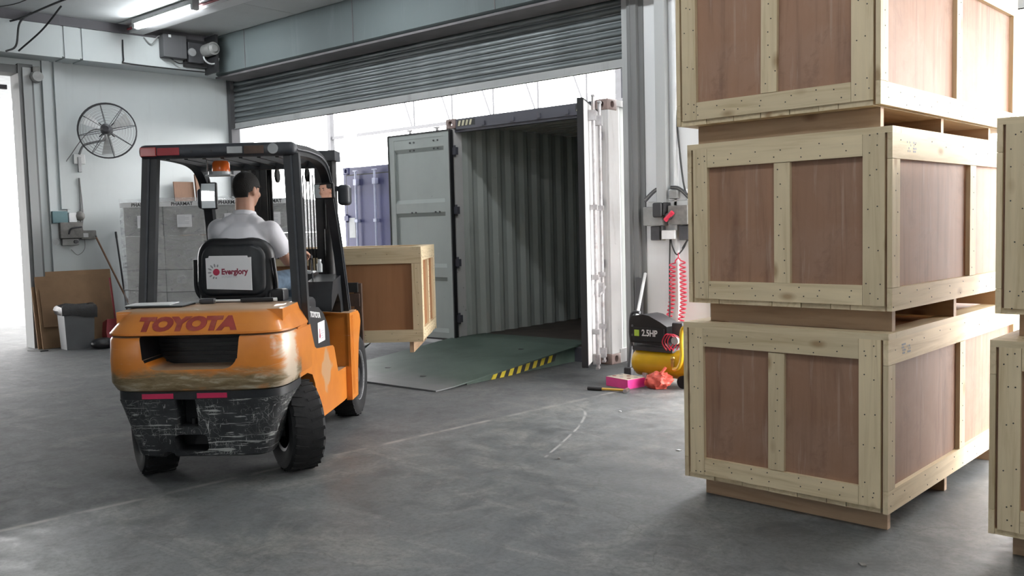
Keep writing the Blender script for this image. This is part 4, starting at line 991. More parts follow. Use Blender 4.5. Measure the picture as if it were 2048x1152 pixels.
# ------------------------------------------------------------------ the driver (forklift coordinates)
ps = thing('person', 'driver in a white short sleeved polo shirt and jeans sitting on the forklift', 'person', FO, FH)
def limb(mb, p0, p1, r0, r1, seg=16):
    mb.cyl(p0, p1, r0, r1, seg); mb.sphere(p0, r0*.998, u=seg, v=10); mb.sphere(p1, r1*.998, u=seg, v=10); return mb
def chain(mb, pts, rs):
    for i in range(len(pts)-1): limb(mb, pts[i], pts[i+1], rs[i], rs[i+1])
    return mb
HC = Vector((-.035, .50, 1.855)); HM = T(HC) @ RZ(-24) @ RX(-6) @ Matrix.Scale(1.08, 4)
def hp(x, y, z): return HM @ Vector((x, y, z))
b = MB()
b.sphere((0, 0, 0), (.076, .094, .100), HM, 24, 16).sphere((0, .030, -.045), (.062, .066, .080), HM, 20, 12).sphere((0, .052, -.098), (.034, .034, .026), HM, 14, 8)
b.sphere((0, .098, -.028), (.013, .022, .016), HM, 10, 8).sphere((0, .088, -.012), (.010, .016, .030), HM, 10, 8)                 # nose
b.sphere((0, .086, -.068), (.026, .012, .007), HM, 12, 6).sphere((0, .085, -.080), (.022, .012, .007), HM, 12, 6)                  # lips
b.sphere((0, .078, .022), (.055, .018, .010), HM, 14, 6)                                                                           # brow
for s in (-1, 1):
    b.sphere((s*.077, -.008, -.022), (.010, .022, .034), HM, 12, 8).sphere((s*.083, -.016, -.012), (.006, .012, .020), HM, 10, 6)  # ears
    b.sphere((s*.030, .074, -.002), (.016, .012, .010), HM, 10, 6).sphere((s*.045, .062, -.040), (.022, .022, .020), HM, 10, 8)
chain(b, [Vector((-.045, .445, 1.58)), Vector((-.042, .47, 1.69)), hp(0, -.014, -.05)], [.074, .068, .066])
b.sphere((-.045, .41, 1.46), (.165, .11, .16), u=20, v=12).sphere((-.075, .41, 1.24), (.155, .11, .17), u=20, v=12).sphere((-.075, .42, 1.14), (.165, .13, .09), u=20, v=12)
ARMS = {1: [(.145, .43, 1.535), (.240, .535, 1.325), (.262, .79, 1.375)], -1: [(-.225, .45, 1.555), (-.285, .62, 1.36), (-.255, .745, 1.42)]}
for s, (a, e, wv) in ARMS.items(): chain(b, [Vector(a), Vector(e), Vector(wv)], [.060, .046, .029])
LEGS = {1: [(.03, .42, 1.135), (.165, .83, 1.175), (.12, .84, .66)], -1: [(-.18, .42, 1.135), (-.255, .83, 1.17), (-.24, .86, .66)]}
for s, (a, k, n) in LEGS.items(): chain(b, [Vector(a), Vector(k), Vector(n)], [.082, .055, .038])
# hands: palm, four bent fingers of unequal length, thumb from the side of the palm
def hand(mb, wrist, fwd, palm_n, side, spread=.019):
    w_ = Vector(wrist); f = Vector(fwd).normalized(); n = Vector(palm_n).normalized(); sd = f.cross(n).normalized()*side
    for k in range(4):
        o = (k-1.5)*spread; limb(mb, w_ - f*.005 + sd*o*.7, w_ + f*.085 + sd*o, .016, .013, 10)
        ln = (.036, .041, .038, .029)[k]; p = w_ + f*.088 + sd*o
        q = p + f*ln*.75 + n*ln*.55; r = q + n*ln*.75 - f*ln*.15; t_ = r - f*ln*.5 + n*ln*.15
        limb(mb, p, q, .0100, .0094, 8); limb(mb, q, r, .0094, .0088, 8); limb(mb, r, t_, .0088, .0078, 8)
    tb = w_ + f*.02 - sd*.03; t1 = tb + f*.032 - sd*.020 + n*.016; t2 = t1 + f*.028 + n*.022 + sd*.006
    limb(mb, tb, t1, .015, .0115, 10); limb(mb, t1, t2, .0115, .0092, 8)
hand(b, (.264, .80, 1.378), (.0, .96, -.10), (0, -.12, -1), 1); hand(b, (-.262, .752, 1.423), (.35, .80, .30), (.2, .3, -1), -1)
body = remesh(b, .0075, 3, 'body'); obj('body', body, 'skin', ps)
# eyes and brows
ey = MB()
for s in (-1, 1): ey.sphere((s*.030, .080, -.003), (.010, .007, .006), HM, 10, 6)
ey.build('eyes', 'print_black', ps)
eb = MB()
for s in (-1, 1): eb.sphere((s*.032, .090, .016), (.020, .006, .004), HM, 10, 6)
eb.build('eyebrows', 'hair', ps)
# hair: short cap over crown, back and temples
bmh = bmesh.new(); bmesh.ops.create_uvsphere(bmh, u_segments=48, v_segments=32, radius=1)
for v in bmh.verts:
    x, y, z = v.co; v.co = Vector((x*.0845, y*.1015-.004, z*.108+.003))
kill = [f for f in bmh.faces if (lambda c: c.z < -.072 or (c.y > .052 and c.z < .055) or (c.y > .008 and c.z < -.002) or (c.y > -.045 and c.z < -.028))(f.calc_center_median())]
bmesh.ops.delete(bmh, geom=kill, context='FACES')
ho = MB().bm(bmh, HM).build('hair', 'hair', ps, ang=60)
md = ho.modifiers.new('s', 'SOLIDIFY'); md.thickness = .012; md.offset = -1
# polo shirt
s_ = MB()
s_.sphere((-.042, .405, 1.43), (.192, .142, .185), u=24, v=14).sphere((-.06, .395, 1.24), (.192, .148, .18), u=24, v=14).sphere((-.075, .40, 1.15), (.190, .15, .08), u=20, v=10)
limb(s_, (-.195, .42, 1.54), (.105, .42, 1.525), .084, .084); limb(s_, (-.135, .425, 1.59), (.05, .425, 1.582), .066, .064); limb(s_, (-.10, .43, 1.62), (.015, .43, 1.617), .056, .056)
for sd, end in ((1, (.198, .495, 1.41)), (-1, (-.262, .545, 1.44))):
    a = ARMS[sd][0]; limb(s_, a, end, .080, .076)
s_.cyl((-.045, .44, 1.58), (-.043, .455, 1.668), .090, .078, 20)
me = remesh(s_, .009, 5, 'polo')
bm_ = bmesh.new(); bm_.from_mesh(me)
from mathutils import noise as mno
for v in bm_.verts:
    p = v.co*9; d = mno.noise(Vector((p.x, p.y, p.z*.6)))*.006 + mno.noise(v.co*24)*.0022; v.co += v.normal*d
# flat sleeve ends
for sd, end in ((1, (.198, .495, 1.41)), (-1, (-.262, .545, 1.44))):
    a = Vector(ARMS[sd][0]); e = Vector(end); d = (e-a).normalized()
    kill = [f for f in bm_.faces if (f.calc_center_median()-e-d*.028).dot(d) > 0 and (f.calc_center_median()-e).length < .14 and (f.calc_center_median().x > .10 or f.calc_center_median().x < -.20)]
    bmesh.ops.delete(bm_, geom=kill, context='FACES')
bm_.to_mesh(me); bm_.free()
so = obj('polo_shirt', me, 'polo_fabric', ps); md = so.modifiers.new('s', 'SOLIDIFY'); md.thickness = .004; md.offset = 1
cb = MB(); cb.lathe([(.074, 0), (.076, .026), (.081, .030), (.088, .0), (.082, -.006)], T((-.043, .455, 1.652)) @ RX(-12), 28, True); cb.build('shirt_collar', 'polo_fabric', so)
# jeans and shoes
j_ = MB(); j_.sphere((-.075, .41, 1.13), (.188, .155, .085), u=20, v=10)
for s, (a, k, n) in LEGS.items(): chain(j_, [Vector(a), Vector(k), Vector(n)], [.100, .076, .056])
obj('jeans', remesh(j_, .011, 4, 'jeans'), 'denim', ps)
for s, (a, k, n) in LEGS.items():
    h = MB(); h.sphere((n[0], n[1]+.05, .545), (.046, .125, .045), u=16, v=10).box((n[0]-.042, n[1]-.06, .502), (n[0]+.042, n[1]+.16, .525)).cyl((n[0], n[1], .54), (n[0], n[1], .64), .046, .042)
    h.build('shoe', 'shoe_black', ps)

# ------------------------------------------------------------------ lamps on the ceiling
def lamp(label, loc, group=None):
    t = thing('fluorescent_lamp', label, 'ceiling lamp', loc, 0, group)
    MB().rbox((-.80, -.055, .02), (.80, .055, .10), .012, 2).build('housing', 'pale_metal', t)
    MB().cyl((-.74, -.0, -.018), (.74, -.0, -.018), .031, seg=16).build('tube', 'tube_light', t)
    for s in (-1, 1): MB().rbox((s*.77-.035, -.05, -.045), (s*.77+.035, .05, .085), .012, 2).build('end_cap', 'grey_metal' if s > 0 else 'pale_metal', t)
    for x in (-.4, .3): MB().cyl((x, .05, .03), (x, .07, .03), .012, seg=8).build('clip', 'pale_metal', t)
    return t
l0 = lamp('lit fluorescent batten lamp on the ceiling above the wall fan', (-11.58, 6.50, 4.50))
for x, y in ((-8.3, 6.5), (-5.0, 6.5), (-1.7, 6.5), (1.4, 6.5), (-2.6, 1.9), (.6, 1.9), (-.8, -2.2)):
    c = copy_tree(l0); c.location = (x, y, 4.50); c['label'] = 'fluorescent batten lamp on the ceiling outside the picture'; c['group'] = 'fluorescent lamps out of view'

# ------------------------------------------------------------------ left wall
def LT(name, label, cat, off, s, z, group=None): return thing(name, label, cat, LW(off, s, z), LRZ, group)
# wall fan: local x off the wall, y along it
fan = LT('wall_fan', 'round dark wire cage fan on a bracket on the left wall', 'fan', 0, -2.2, 2.62)
FM = T((.46, -.0, .43)) @ RZ(-25) @ RY(90) @ RX(0)
cg = MB()
for rr_, z in ((.385, 0), (.385, .09)): cg.tube([FM @ Vector((rr_*math.cos(2*PI*k/40), rr_*math.sin(2*PI*k/40), z)) for k in range(40)], .010 if z == 0 else .006, 6, True)
cg.build('cage_rim', 'dark_metal', fan)
wr = MB()
for k in range(1, 10):
    r_ = .385*(k/10+.02); z = -.085*(1-(r_/.385)**2)
    for sgn, zz in ((1, z), (-1, .09-z)): wr.tube([FM @ Vector((r_*math.cos(2*PI*q/32), r_*math.sin(2*PI*q/32), zz)) for q in range(32)], .0024, 4, True)
wr.build('cage_rings', 'grey_metal', fan)
sp = MB()
for k in range(8):
    a = 2*PI*k/8+.2
    for sgn in (0, 1): sp.tube([FM @ Vector((r_*math.cos(a), r_*math.sin(a), (-.085*(1-(r_/.385)**2)) if sgn == 0 else .09+.085*(1-(r_/.385)**2))) for r_ in (.04, .12, .2, .3, .385)], .0045, 5)
sp.build('cage_spokes', 'dark_metal', fan)
for k in range(3):
    a0 = 2*PI*k/3; vs = []
    for i in range(7):
        r_ = .06+i*.048; wd = .05+.10*(i/6)
        for sg in (-1, 1): aa = a0+sg*wd/ max(r_, .12)*.6; vs.append(FM @ Vector((r_*math.cos(aa), r_*math.sin(aa), .045+sg*.03)))
    n_ = len(vs); vs2 = [v + (FM.to_3x3() @ Vector((0, 0, .003))) for v in vs]
    MB().add(vs + vs2, [f for i in range(6) for f in ((2*i, 2*i+1, 2*i+3, 2*i+2), (n_+2*i+2, n_+2*i+3, n_+2*i+1, n_+2*i))]).build('blade', 'pale_metal', fan)
MB().cyl(FM @ Vector((0, 0, .10)), FM @ Vector((0, 0, .28)), .085, .07, 20).cyl(FM @ Vector((0, 0, .28)), FM @ Vector((0, 0, .31)), .07, .04, 16).build('motor', 'dark_metal', fan)
for k in range(4): a = R(45+90*k); MB().tube([FM @ Vector((.05*math.cos(a), .05*math.sin(a), .13)), FM @ Vector((.14*math.cos(a), .14*math.sin(a), .15))], .009, 6).build('motor_arm', 'dark_metal', fan)
mo = FM @ Vector((0, 0, .22))
MB().tube(bez([(.02, -.26, .10), (.12, -.22, .24), (.26, -.12, .28), (mo.x-.03, mo.y-.02, mo.z-.14), (mo.x, mo.y, mo.z)], 8), .018, 8).build('bracket_arm', 'grey_metal', fan)
MB().rbox((0, -.34, -.02), (.05, -.18, .12), .01, 2).build('wall_plate', 'pale_metal', fan); MB().rbox((.03, -.29, -.14), (.07, -.24, .08), .008, 2).build('bracket_foot', 'grey_metal', fan)
MB().tube(bez([(mo.x, mo.y, mo.z), (.30, -.20, .42), (.10, -.38, .12), (.02, -.46, -.10), (.02, -.46, -.72)], 8), .007, 6).build('fan_cable', 'cable_grey', fan)
# pipes and electric boxes
for k, (s, z0, lab) in enumerate(((-2.66, 1.95, 'white conduit pipe on the left wall ending at the switch boxes'), (-2.47, 1.88, 'thin grey cable pipe running down the left wall beneath the fan bracket'))):
    tag(MB().tube([(.02, 0, z0), (.02, 0, 4.03 if k == 0 else 2.4)], .020 if k == 0 else .012, 10).build('conduit_pipe', 'white_paint' if k == 0 else 'cable_grey', loc=LW(0, s, 0), rz=LRZ), lab, 'pipe')
sbx = LT('switch_box', 'teal and grey electric switch boxes with loose cables on the left wall', 'switch box', 0, -2.72, 1.45)
MB().rbox((0, -.17, .30), (.10, .04, .47), .01, 2).build('isolator_box', 'teal_box', sbx); MB().rbox((0, -.08, .08), (.12, .23, .31), .012, 2).build('switch_body', 'stain_grey', sbx)
MB().tube(bez([(.12, .03, .14), (.15, .06, .22), (.15, .20, .24)], 5), .014, 6).build('switch_lever', 'dark_metal', sbx)
MB().rbox((0, -.05, -.02), (.08, .18, .075), .01, 2).build('socket_box', 'box_grey', sbx); MB().cyl((0, -.13, .03), (.05, -.13, .03), .05, seg=14).build('round_box', 'white_paint', sbx); MB().cyl((.08, .13, .03), (.11, .13, .03), .028, seg=12).build('plug', 'dark_metal', sbx)
MB().rbox((0, .06, .31), (.07, .17, .45), .01, 2).build('junction_box', 'white_paint', sbx); MB().sphere((.05, .22, .40), (.05, .07, .07), u=12, v=8).build('cable_knot', 'stain_grey', sbx)
MB().tube(bez([(.03, .25, .95), (.03, .27, .40), (.04, .20, .12), (.03, .12, .02)], 6), .008, 6).build('cable', 'cable_grey', sbx); MB().tube(bez([(.03, .26, .2), (.03, .27, -.06), (.03, .17, -.16), (.03, .08, -.08)], 6), .005, 6).build('cable', 'cable_grey', sbx)
bxx = LT('socket_box', 'small grey rectangular socket box beside the switch boxes on the left wall', 'socket box', 0, -2.41, 1.57)
MB().rbox((0, -.10, -.06), (.08, .12, .07), .015, 2).build('box', 'stain_grey', bxx); MB().rbox((.078, -.07, -.03), (.085, .0, .03), .003, 2).build('socket_plate', 'pale_metal', bxx)
MB().tube([(.02, -.07, .06), (.02, -.07, .38)], .010, 6).build('feed_pipe', 'cable_grey', bxx)
# shutter motor at the header end
sm = LT('shutter_motor', 'grey and black roller shutter motor with control box in the ceiling corner', 'motor', .42, -.95, 4.12)
MB().rbox((.0, -.42, .06), (.16, -.06, .40), .012, 2).build('control_box', 'column_dark', sm); MB().box((.165, -.34, .35), (.167, -.30, .39)).build('label', 'paper', sm)
MB().box((-.02, -.05, -.03), (.06, .30, .38)).build('mount_plate', 'print_black', sm); MB().rbox((.06, -.03, .02), (.14, .22, .33), .02, 2).build('gear_case', 'dark_metal', sm)
MB().cyl((.14, .25, .22), (.40, .25, .22), .095, seg=22).cyl((.40, .25, .22), (.44, .25, .22), .08, .05, 18).build('motor_body', 'box_grey', sm)
MB().cyl((.13, .02, .17), (.17, .02, .17), .06, seg=18).build('brake_disc', 'grey_metal', sm)
MB().tube([(.30, .25+.12*math.cos(a*PI/8), .10+.10*math.sin(a*PI/8)) for a in range(8, 17)], .013, 6).build('chain_guide', 'pale_metal', sm)
MB().tube(bez([(.08, -.30, .07), (.12, -.18, -.01), (.08, -.02, .03)], 6), .010, 6).build('cable', 'cable_black', sm); MB().tube(bez([(.02, -.65, .33), (.04, -.55, .24), (.05, -.45, .36), (.05, -.38, .38)], 6), .009, 6).build('cable', 'cable_grey', sm)
MB().box((-.03, .30, -.12), (.36, .34, .44)).build('side_plate', 'print_black', sm)
tag(MB().tube(bez([(.42, -1.90, 4.38), (.42, -1.90, 4.10), (.42, -1.86, 4.05), (.42, -1.2, 4.04), (.42, -.6, 4.045)], 6), .010, 6).build('cable', 'cable_black', loc=LC, rz=LRZ), 'black cable run along the lower edge of the left beam to the shutter motor', 'cable')
# loose wires at the ceiling corner, and the bell below
for k, (pts, lab) in enumerate((([(.45, -3.12, 4.58), (.55, -3.30, 4.40), (.55, -3.36, 4.1), (.6, -3.5, 4.0)], 'thick dark cable hanging from the ceiling at the top left corner'), ([(2.3, -2.9, 4.57), (1.5, -3.1, 4.53), (.7, -3.3, 4.45), (.5, -3.4, 4.42)], 'sagging bundle of wires under the ceiling at the top left corner'), ([(2.6, -3.4, 4.56), (1.6, -3.6, 4.42), (.8, -3.9, 4.45)], 'thin loose wire under the ceiling at the far left'), ([(1.1, -2.95, 4.57), (.8, -3.1, 4.3), (.6, -3.35, 4.02)], 'straight dark wire running from the ceiling down to the left door'))):
    tag(MB().tube(bez(pts, 8), .013 if k != 2 else .006, 6).build('wire', 'cable_black' if k != 1 else 'dark_metal', loc=LC, rz=LRZ), lab, 'wire')
bl = LT('alarm_bell', 'small round alarm bell above the left doorway', 'bell', .1, -3.0, 3.78)
MB().cyl((0, 0, 0), (.10, 0, 0), .085, .07, 20).build('gong', 'box_grey', bl); MB().rbox((-.05, -.05, .05), (.05, .05, .14), .01, 2).build('mount', 'stain_grey', bl)
# cardboard, bin, brooms
tag(MB().box((0, -.52, 0), (.012, .52, 1.02), RY(-11)).box((.03, -.48, .30), (.036, .0, .86), RY(-11)).build('cardboard_sheet', 'cardboard', loc=LW(.30, -2.66, .0), rz=LRZ), 'large flattened brown cardboard sheet leaning on the left wall', 'cardboard')
tag(MB().box((0, -.48, 0), (.012, .62, 1.08), RY(-10)).prism([(.05, .98), (.12, 1.0), (.2, .95), (.26, .93), (.26, .80), (.14, .80), (.12, .88)], 0, .016, .021, RY(-10)).build('cardboard_sheet', 'cardboard', loc=LW(.23, -2.74, .0), rz=LRZ), 'rear cardboard sheet with a torn flap behind the front cardboard on the left wall', 'cardboard')
bn = LT('waste_bin', 'grey plastic waste bin with a black liner bag in front of the cardboard', 'bin', .60, -2.82, 0)
def taper(z0, z1, a, b, c, d, mb):
    return mb.loft([[Vector((s*x, t_*y, z)) for s, t_ in ((-1, -1), (1, -1), (1, 1), (-1, 1))] for z, x, y in ((z0, a, b), (z1, c, d))])
taper(0, .58, .12, .18, .14, .205, MB()).build('bin_body', 'bin_grey', bn, ang=0)
rg = []
for z, k in ((.48, 1.10), (.55, 1.16), (.60, 1.13), (.615, 1.02), (.57, .92), (.45, .85)):
    rg.append([Vector((.14*k*cx + random.uniform(-.008, .008), .205*k*cy + random.uniform(-.008, .008), z + random.uniform(-.015, .015) - (.05*(cy > 0) if z < .5 else 0))) for cx, cy in [(-1, -1), (-.3, -1.02), (.4, -1), (1, -1), (1.02, -.4), (1, .3), (1, 1), (.3, 1.02), (-.4, 1), (-1, 1), (-1.02, .3), (-1, -.4)]])
MB().loft(rg, cap=False).build('liner_bag', 'bag_black', bn, ang=30)
def pole(name, label, cat, p0, p1, mats):
    t = thing(name, label, cat, p0); d = Vector(p1)-Vector(p0); 
    MB().tube([d*.03, d*.95], .014, 8).build('stick', mats[0], t); MB().tube([d*.94, d], .017, 8).build('grip', mats[1], t); return t, d
t, d = pole('broom', 'broom with a dark stick leaning across the cardboard on the left wall', 'broom', LW(.36, -1.80, .10), LW(.05, -2.33, 1.63), ('brown_board', 'print_black'))
MB().box((-.05, -.16, -.10), (.05, .16, 0)).build('bristles', 'broom_red', t)
t, d = pole('mop', 'black stick mop standing upright against the wall left of the wrapped cartons', 'mop', LW(.34, -1.98, .06), LW(.04, -2.0, 1.61), ('cable_black', 'print_black'))
MB().box((-.06, -.15, -.06), (.06, .15, 0)).build('mop_head', 'dark_metal', t)
t = LT('dustpan', 'red long handled dustpan beside the waste bin', 'dustpan', .60, -2.30, 0)
MB().prism([(-.16, .0), (.16, .0), (.16, .16), (.12, .34), (-.12, .34), (-.16, .16)], 0, -.02, .16, RY(-18)).build('pan', 'broom_red', t); MB().tube([(.05, 0, .3), (-.10, 0, .95)], .013, 8).build('handle', 'broom_red', t)
t = LT('hand_broom', 'short black handled brush standing beside the red dustpan', 'broom', .62, -2.02, 0)
MB().tube([(0, 0, .05), (-.06, .0, .72)], .015, 8).build('stick', 'print_black', t); MB().box((-.07, -.12, 0), (.07, .12, .12)).build('bristles', 'dark_metal', t)
tag(MB().sphere((0, 0, .07), (.12, .17, .08)).build('rubbish_bag', 'bag_black', loc=LW(.94, -2.60, 0), rz=LRZ), 'low black rubbish bag on the floor right of the waste bin', 'bag')
# wrapped pallet loads
def pallet_load(label, off, s, rz, cols=2, hz=.47):
    t = thing('wrapped_pallet', label, 'pallet load', LW(off, s, 0), rz, 'film wrapped carton pallets by the left wall')
    W, D = 1.16, 1.0
    for y in (-D/2+.03, -.05, D/2-.13): board(t, 'pallet_bearer', (-W/2, y, 0), (W/2, y+.10, .10), 'rough_pine_')
    for k in range(7): board(t, 'pallet_slat', (-W/2+k*.172, -D/2, .10), (-W/2+k*.172+.125, D/2, .122), 'rough_pine_')
    me = MB().box((-.283, -.243, .003), (.283, .243, hz-.004)).mesh('carton', 0); me.materials.append(MATS['carton_grey'])
    for l in range(4):
        for cx in (-.288, .288):
            for cy in (-.248, .248):
                o = bpy.data.objects.new('carton', me); COL.objects.link(o); o.parent = t; o.location = (cx + random.uniform(-.008, .008), cy, .124+l*hz)
    H = .124+4*hz
    bm2 = bmesh.new(); bmesh.ops.create_cube(bm2, size=1); bmesh.ops.subdivide_edges(bm2, edges=list(bm2.edges), cuts=22, use_grid_fill=True)
    for v in bm2.verts:
        x, y, z = v.co; q = Vector((x*5, y*5, z*9)); n_ = mno.noise(q)*.5+mno.noise(q*2.3)*.3
        v.co = Vector((x*(W+.06)*(1+.03*n_), y*(D+.06)*(1+.03*n_), (z+.5)*(H-.02)+.06 + (.03*n_ if z > .45 else 0)))
    o = MB().bm(bm2).build('stretch_film', 'stretch_film', t, ang=80)
    yf = -D/2-.062
    for cx in (-.288, .288):
        tp = MB().box((cx-.285, yf, H-.075), (cx+.285, yf+.003, H-.012)).build('tape_strip', 'paper', t)
        tx = text_mesh('PHARMAT', .066, .0005, .0015, 1.05)
        for v in tx.vertices: v.co = (cx+.03+v.co.x, yf-.0005-v.co.z, H-.044+v.co.y)
        obj('tape_print', tx, 'print_black', tp)
        lb = MB().box((cx-.05, yf, H-.36), (cx+.16, yf+.003, H-.19)).build('carton_label', 'sign_white', t); mm = MB()
        for q in range(6): mm.box((cx-.035, yf-.0012, H-.215-q*.02), (cx-.035+(.16 if q % 3 else .10), yf-.0002, H-.209-q*.02))
        mm.build('label_print', 'print_light_grey', lb)
    bd = MB().tube([(-.30, -D/2-.04, H-.15), (-.29, -D/2-.05, H*.6), (-.22, -D/2-.045, H*.38), (.0, -D/2-.04, .2)], .006, 5).tube([(-.6, -D/2-.05, .80), (0, -D/2-.055, .76), (.6, -D/2-.05, .765)], .007, 5).build('strap', 'cable_grey', t)
    return t
VIEW_RZ = R(33)
pallet_load('tall film wrapped pallet of grey cartons behind the left guard pillar of the forklift', 1.26, -1.55, VIEW_RZ)
pallet_load('film wrapped pallet of grey cartons further right, seen between the forklift mast rails', 2.28, -.79, VIEW_RZ)
tag(MB().box((0, 0, 0), (.02, .32, 2.38), RY(-7)).build('wooden_board', 'brown_board', loc=LW(.42, -1.13, 0), rz=LRZ), 'wide brown board standing behind the wrapped cartons', 'board')
tag(MB().box((0, 0, 0), (.05, .11, 2.50), RY(-7)).build('wooden_board', 'brown_board', loc=LW(.46, -.80, 0), rz=LRZ), 'narrow taller brown board standing right of the wide board', 'board')

# ------------------------------------------------------------------ right of the shutter: boxes, hoses, compressor
WF = WY-.1
tag(MB().rbox((-.06, -.09, 0), (.06, 0, 2.75), .006, 2).build('cable_trunking', 'column_light', loc=(-4.92, WF, 1.72)), 'grey vertical cable trunking on the white wall above the control boxes', 'trunking')
tag(MB().tube(bez([(-4.79, WF-.02, 4.3), (-4.78, WF-.03, 3.0), (-4.76, WF-.03, 2.6), (-4.68, WF-.05, 1.95), (-4.60, WF-.04, 1.70), (-4.59, WF-.05, 1.45), (-4.70, WF-.05, 1.26)], 8), .010, 6).build('cable', 'cable_black'), 'black cable hanging down the white wall to the control boxes', 'cable')
tag(MB().box((-.03, -.05, 0), (.0, 0, 4.0)).build('wall_batten', 'white_paint', loc=(-4.76, WF, 0)), 'slim white batten on the white wall beside the trunking', 'batten')
cb = thing('control_panel', 'grey isolator boxes with a red rotary handle on the white wall', 'control box', (-4.85, WF, 1.36))
MB().rbox((-.27, -.14, .145), (-.03, 0, .345), .012, 2).build('isolator_box', 'box_grey', cb); MB().rbox((.03, -.14, .15), (.26, 0, .35), .012, 2).build('isolator_box', 'stain_grey', cb)
MB().rbox((-.26, -.05, .34), (.27, 0, .40), .008, 2).build('mounting_rail', 'pale_metal', cb); MB().rbox((-.16, -.05, .40), (.20, 0, .52), .01, 2).build('back_board', 'white_paint', cb)
MB().rbox((-.12, -.20, .23), (-.01, -.14, .385), .02, 3).rbox((-.005, -.18, .25), (.02, -.05, .385), .008, 2).build('push_button_box', 'print_black', cb)
MB().tube([(.02, -.17, .20), (.11, -.17, .28)], .025, 8).build('rotary_handle', 'hose_red', cb); MB().cyl((.06, -.14, .24), (.06, -.18, .24), .035, seg=14).build('rotary_hub', 'dark_metal', cb)
MB().rbox((.03, -.11, .42), (.13, 0, .51), .01, 2).build('junction_box', 'box_grey', cb)
for x in (-.21, .13): MB().rbox((x, -.09, -.01), (x+.11, 0, .14), .01, 2).build('plug_socket', 'dark_metal', cb); 
for x in (-.105, .24): MB().rbox((x, -.06, -.01), (x+.03, 0, .14), .006, 2).build('socket_flap', 'box_grey', cb)
MB().rbox((-.07, -.10, .0), (.09, 0, .095), .008, 2).build('switch_box', 'white_paint', cb)
for sx in (-1, 1):
    for q in range(3): MB().tube(bez([(sx*.03, -.06, .53+q*.008), (sx*.14, -.08, .51+q*.01), (sx*.27, -.09, .40+q*.016)], 6), .012, 6).build('tool_handle' if q == 0 else 'cable_loop', 'dark_metal' if q != 1 else 'stain_grey', cb)
tag(MB().tube(bez([(-4.83, WF-.06, 1.37), (-4.80, WF-.08, 1.28), (-4.735, WF-.10, 1.20), (-4.66, WF-.08, 1.28), (-4.63, WF-.06, 1.38)], 8), .008, 6).build('cable', 'cable_black'), 'black cable loop under the control boxes carrying the coiled red hoses', 'cable')
tag(MB().tube(bez([(-4.84, WF-.06, 1.37), (-4.84, WF-.08, 1.0), (-4.80, WF-.15, .7), (-4.72, WF-.30, .48)], 8), .008, 6).build('cable', 'cable_black'), 'black cable hanging straight down from the white switch box', 'cable')
for xs, xe, lab in ((-4.790, -4.815, 'left one of the two coiled red air hoses hanging on the white wall'), (-4.675, -4.655, 'right one of the two coiled red air hoses hanging on the white wall')):
    pts = [(-4.72, WF-.10, 1.22), (-4.72, WF-.10, 1.17), ((xs-4.72)/2, WF-.10, 1.14)]
    nT, nS = 19, 12
    for k in range(nT*nS+1):
        u = k/(nT*nS); a = 2*PI*k/nS; cx = xs + (xe-xs)*u; cy = WF-.10-.45*max(0, u-.45)**1.5; r_ = .030
        pts.append((cx+r_*math.cos(a), cy+r_*math.sin(a), 1.12-.80*u**.95))
    pts += [(xe+.02, WF-.32, .30), (xe+.05, WF-.40, .26)]
    tag(MB().tube(pts, .0075, 5).build('coiled_hose', 'hose_red', ang=60), lab, 'hose')
# compressor
cp = thing('air_compressor', 'small air compressor with a yellow tank and black 2.5HP motor cover', 'compressor', (-4.36, 7.44, 0), R(-4))
Z = .195; RR = .138
MB().lathe([(.0, -.40), (.06, -.395), (.11, -.375), (.14, -.335), (RR, -.28), (RR, .28), (.14, .335), (.11, .375), (.06, .395), (0, .40)], T((0, 0, Z)) @ RY(90), 36).build('tank', 'tank_yellow', cp, ang=50)
for x in (-.22, .22): MB().box((x-.02, -.12, .02), (x+.02, .12, .10)).build('foot', 'pale_metal', cp)
for y in (-.14, .14): MB().cyl((.24, y-.02, .06), (.24, y+.02, .06), .06, seg=16).build('wheel', 'rubber', cp)
MB().box((-.36, -.11, Z+RR-.02), (.10, .11, Z+RR+.02)).build('motor_base', 'dark_metal', cp)
hdp = [(-.365, .39), (.05, .37), (.06, .42), (.055, .56), (-.02, .60), (-.15, .655), (-.22, .665), (-.345, .645), (-.375, .60)]
sh = MB().prism(hdp, 1, -.13, .11).build('motor_cover', 'black_plastic', cp, ang=20)
MB().rbox((-.33, -.14, .41), (.03, -.128, .54), .005, 2).build('cover_plate', 'guard_black', sh)
MB().rbox((-.31, -.145, .455), (-.255, -.139, .515), .002, 2).build('badge', 'lime', sh)
tx = text_mesh('2.5HP', .085, .001, .002, .86, 'LEFT')
for v in tx.vertices: v.co = (-.225+v.co.x, -.1405-v.co.z, .487+v.co.y)
obj('power_lettering', tx, 'print_white', sh)
for k in range(2): MB().tube([(-.34, -.135, .46+.09*k), (-.372, -.06, .46+.09*k), (-.372, .08, .46+.09*k)], .012, 6).build('grille_bar', 'column_dark', sh)
MB().tube(bez([(-.40, -.06, .34), (-.42, -.06, .5), (-.395, -.06, .66), (-.30, -.06, .675)], 6), .016, 8).build('frame_tube', 'dark_metal', cp)
MB().rbox((.08, -.09, .38), (.20, .07, .60), .015, 2).build('pump_head', 'dark_metal', cp)
MB().tube(bez([(.14, -.15, .17), (.21, -.17, .20), (.24, -.165, .30), (.24, -.165, .50), (.27, -.16, .57), (.38, -.15, .575)], 8), .020, 10).build('carry_handle', 'tank_yellow', cp)
MB().cyl((.13, -.15, .19), (.13, -.15, .26), .016, seg=10).sphere((.13, -.15, .27), .022, u=10, v=8).build('outlet_valve', 'brass', cp)
MB().cyl((.16, -.13, .44), (.16, -.16, .44), .038, seg=18).build('pressure_gauge', 'pale_metal', cp)
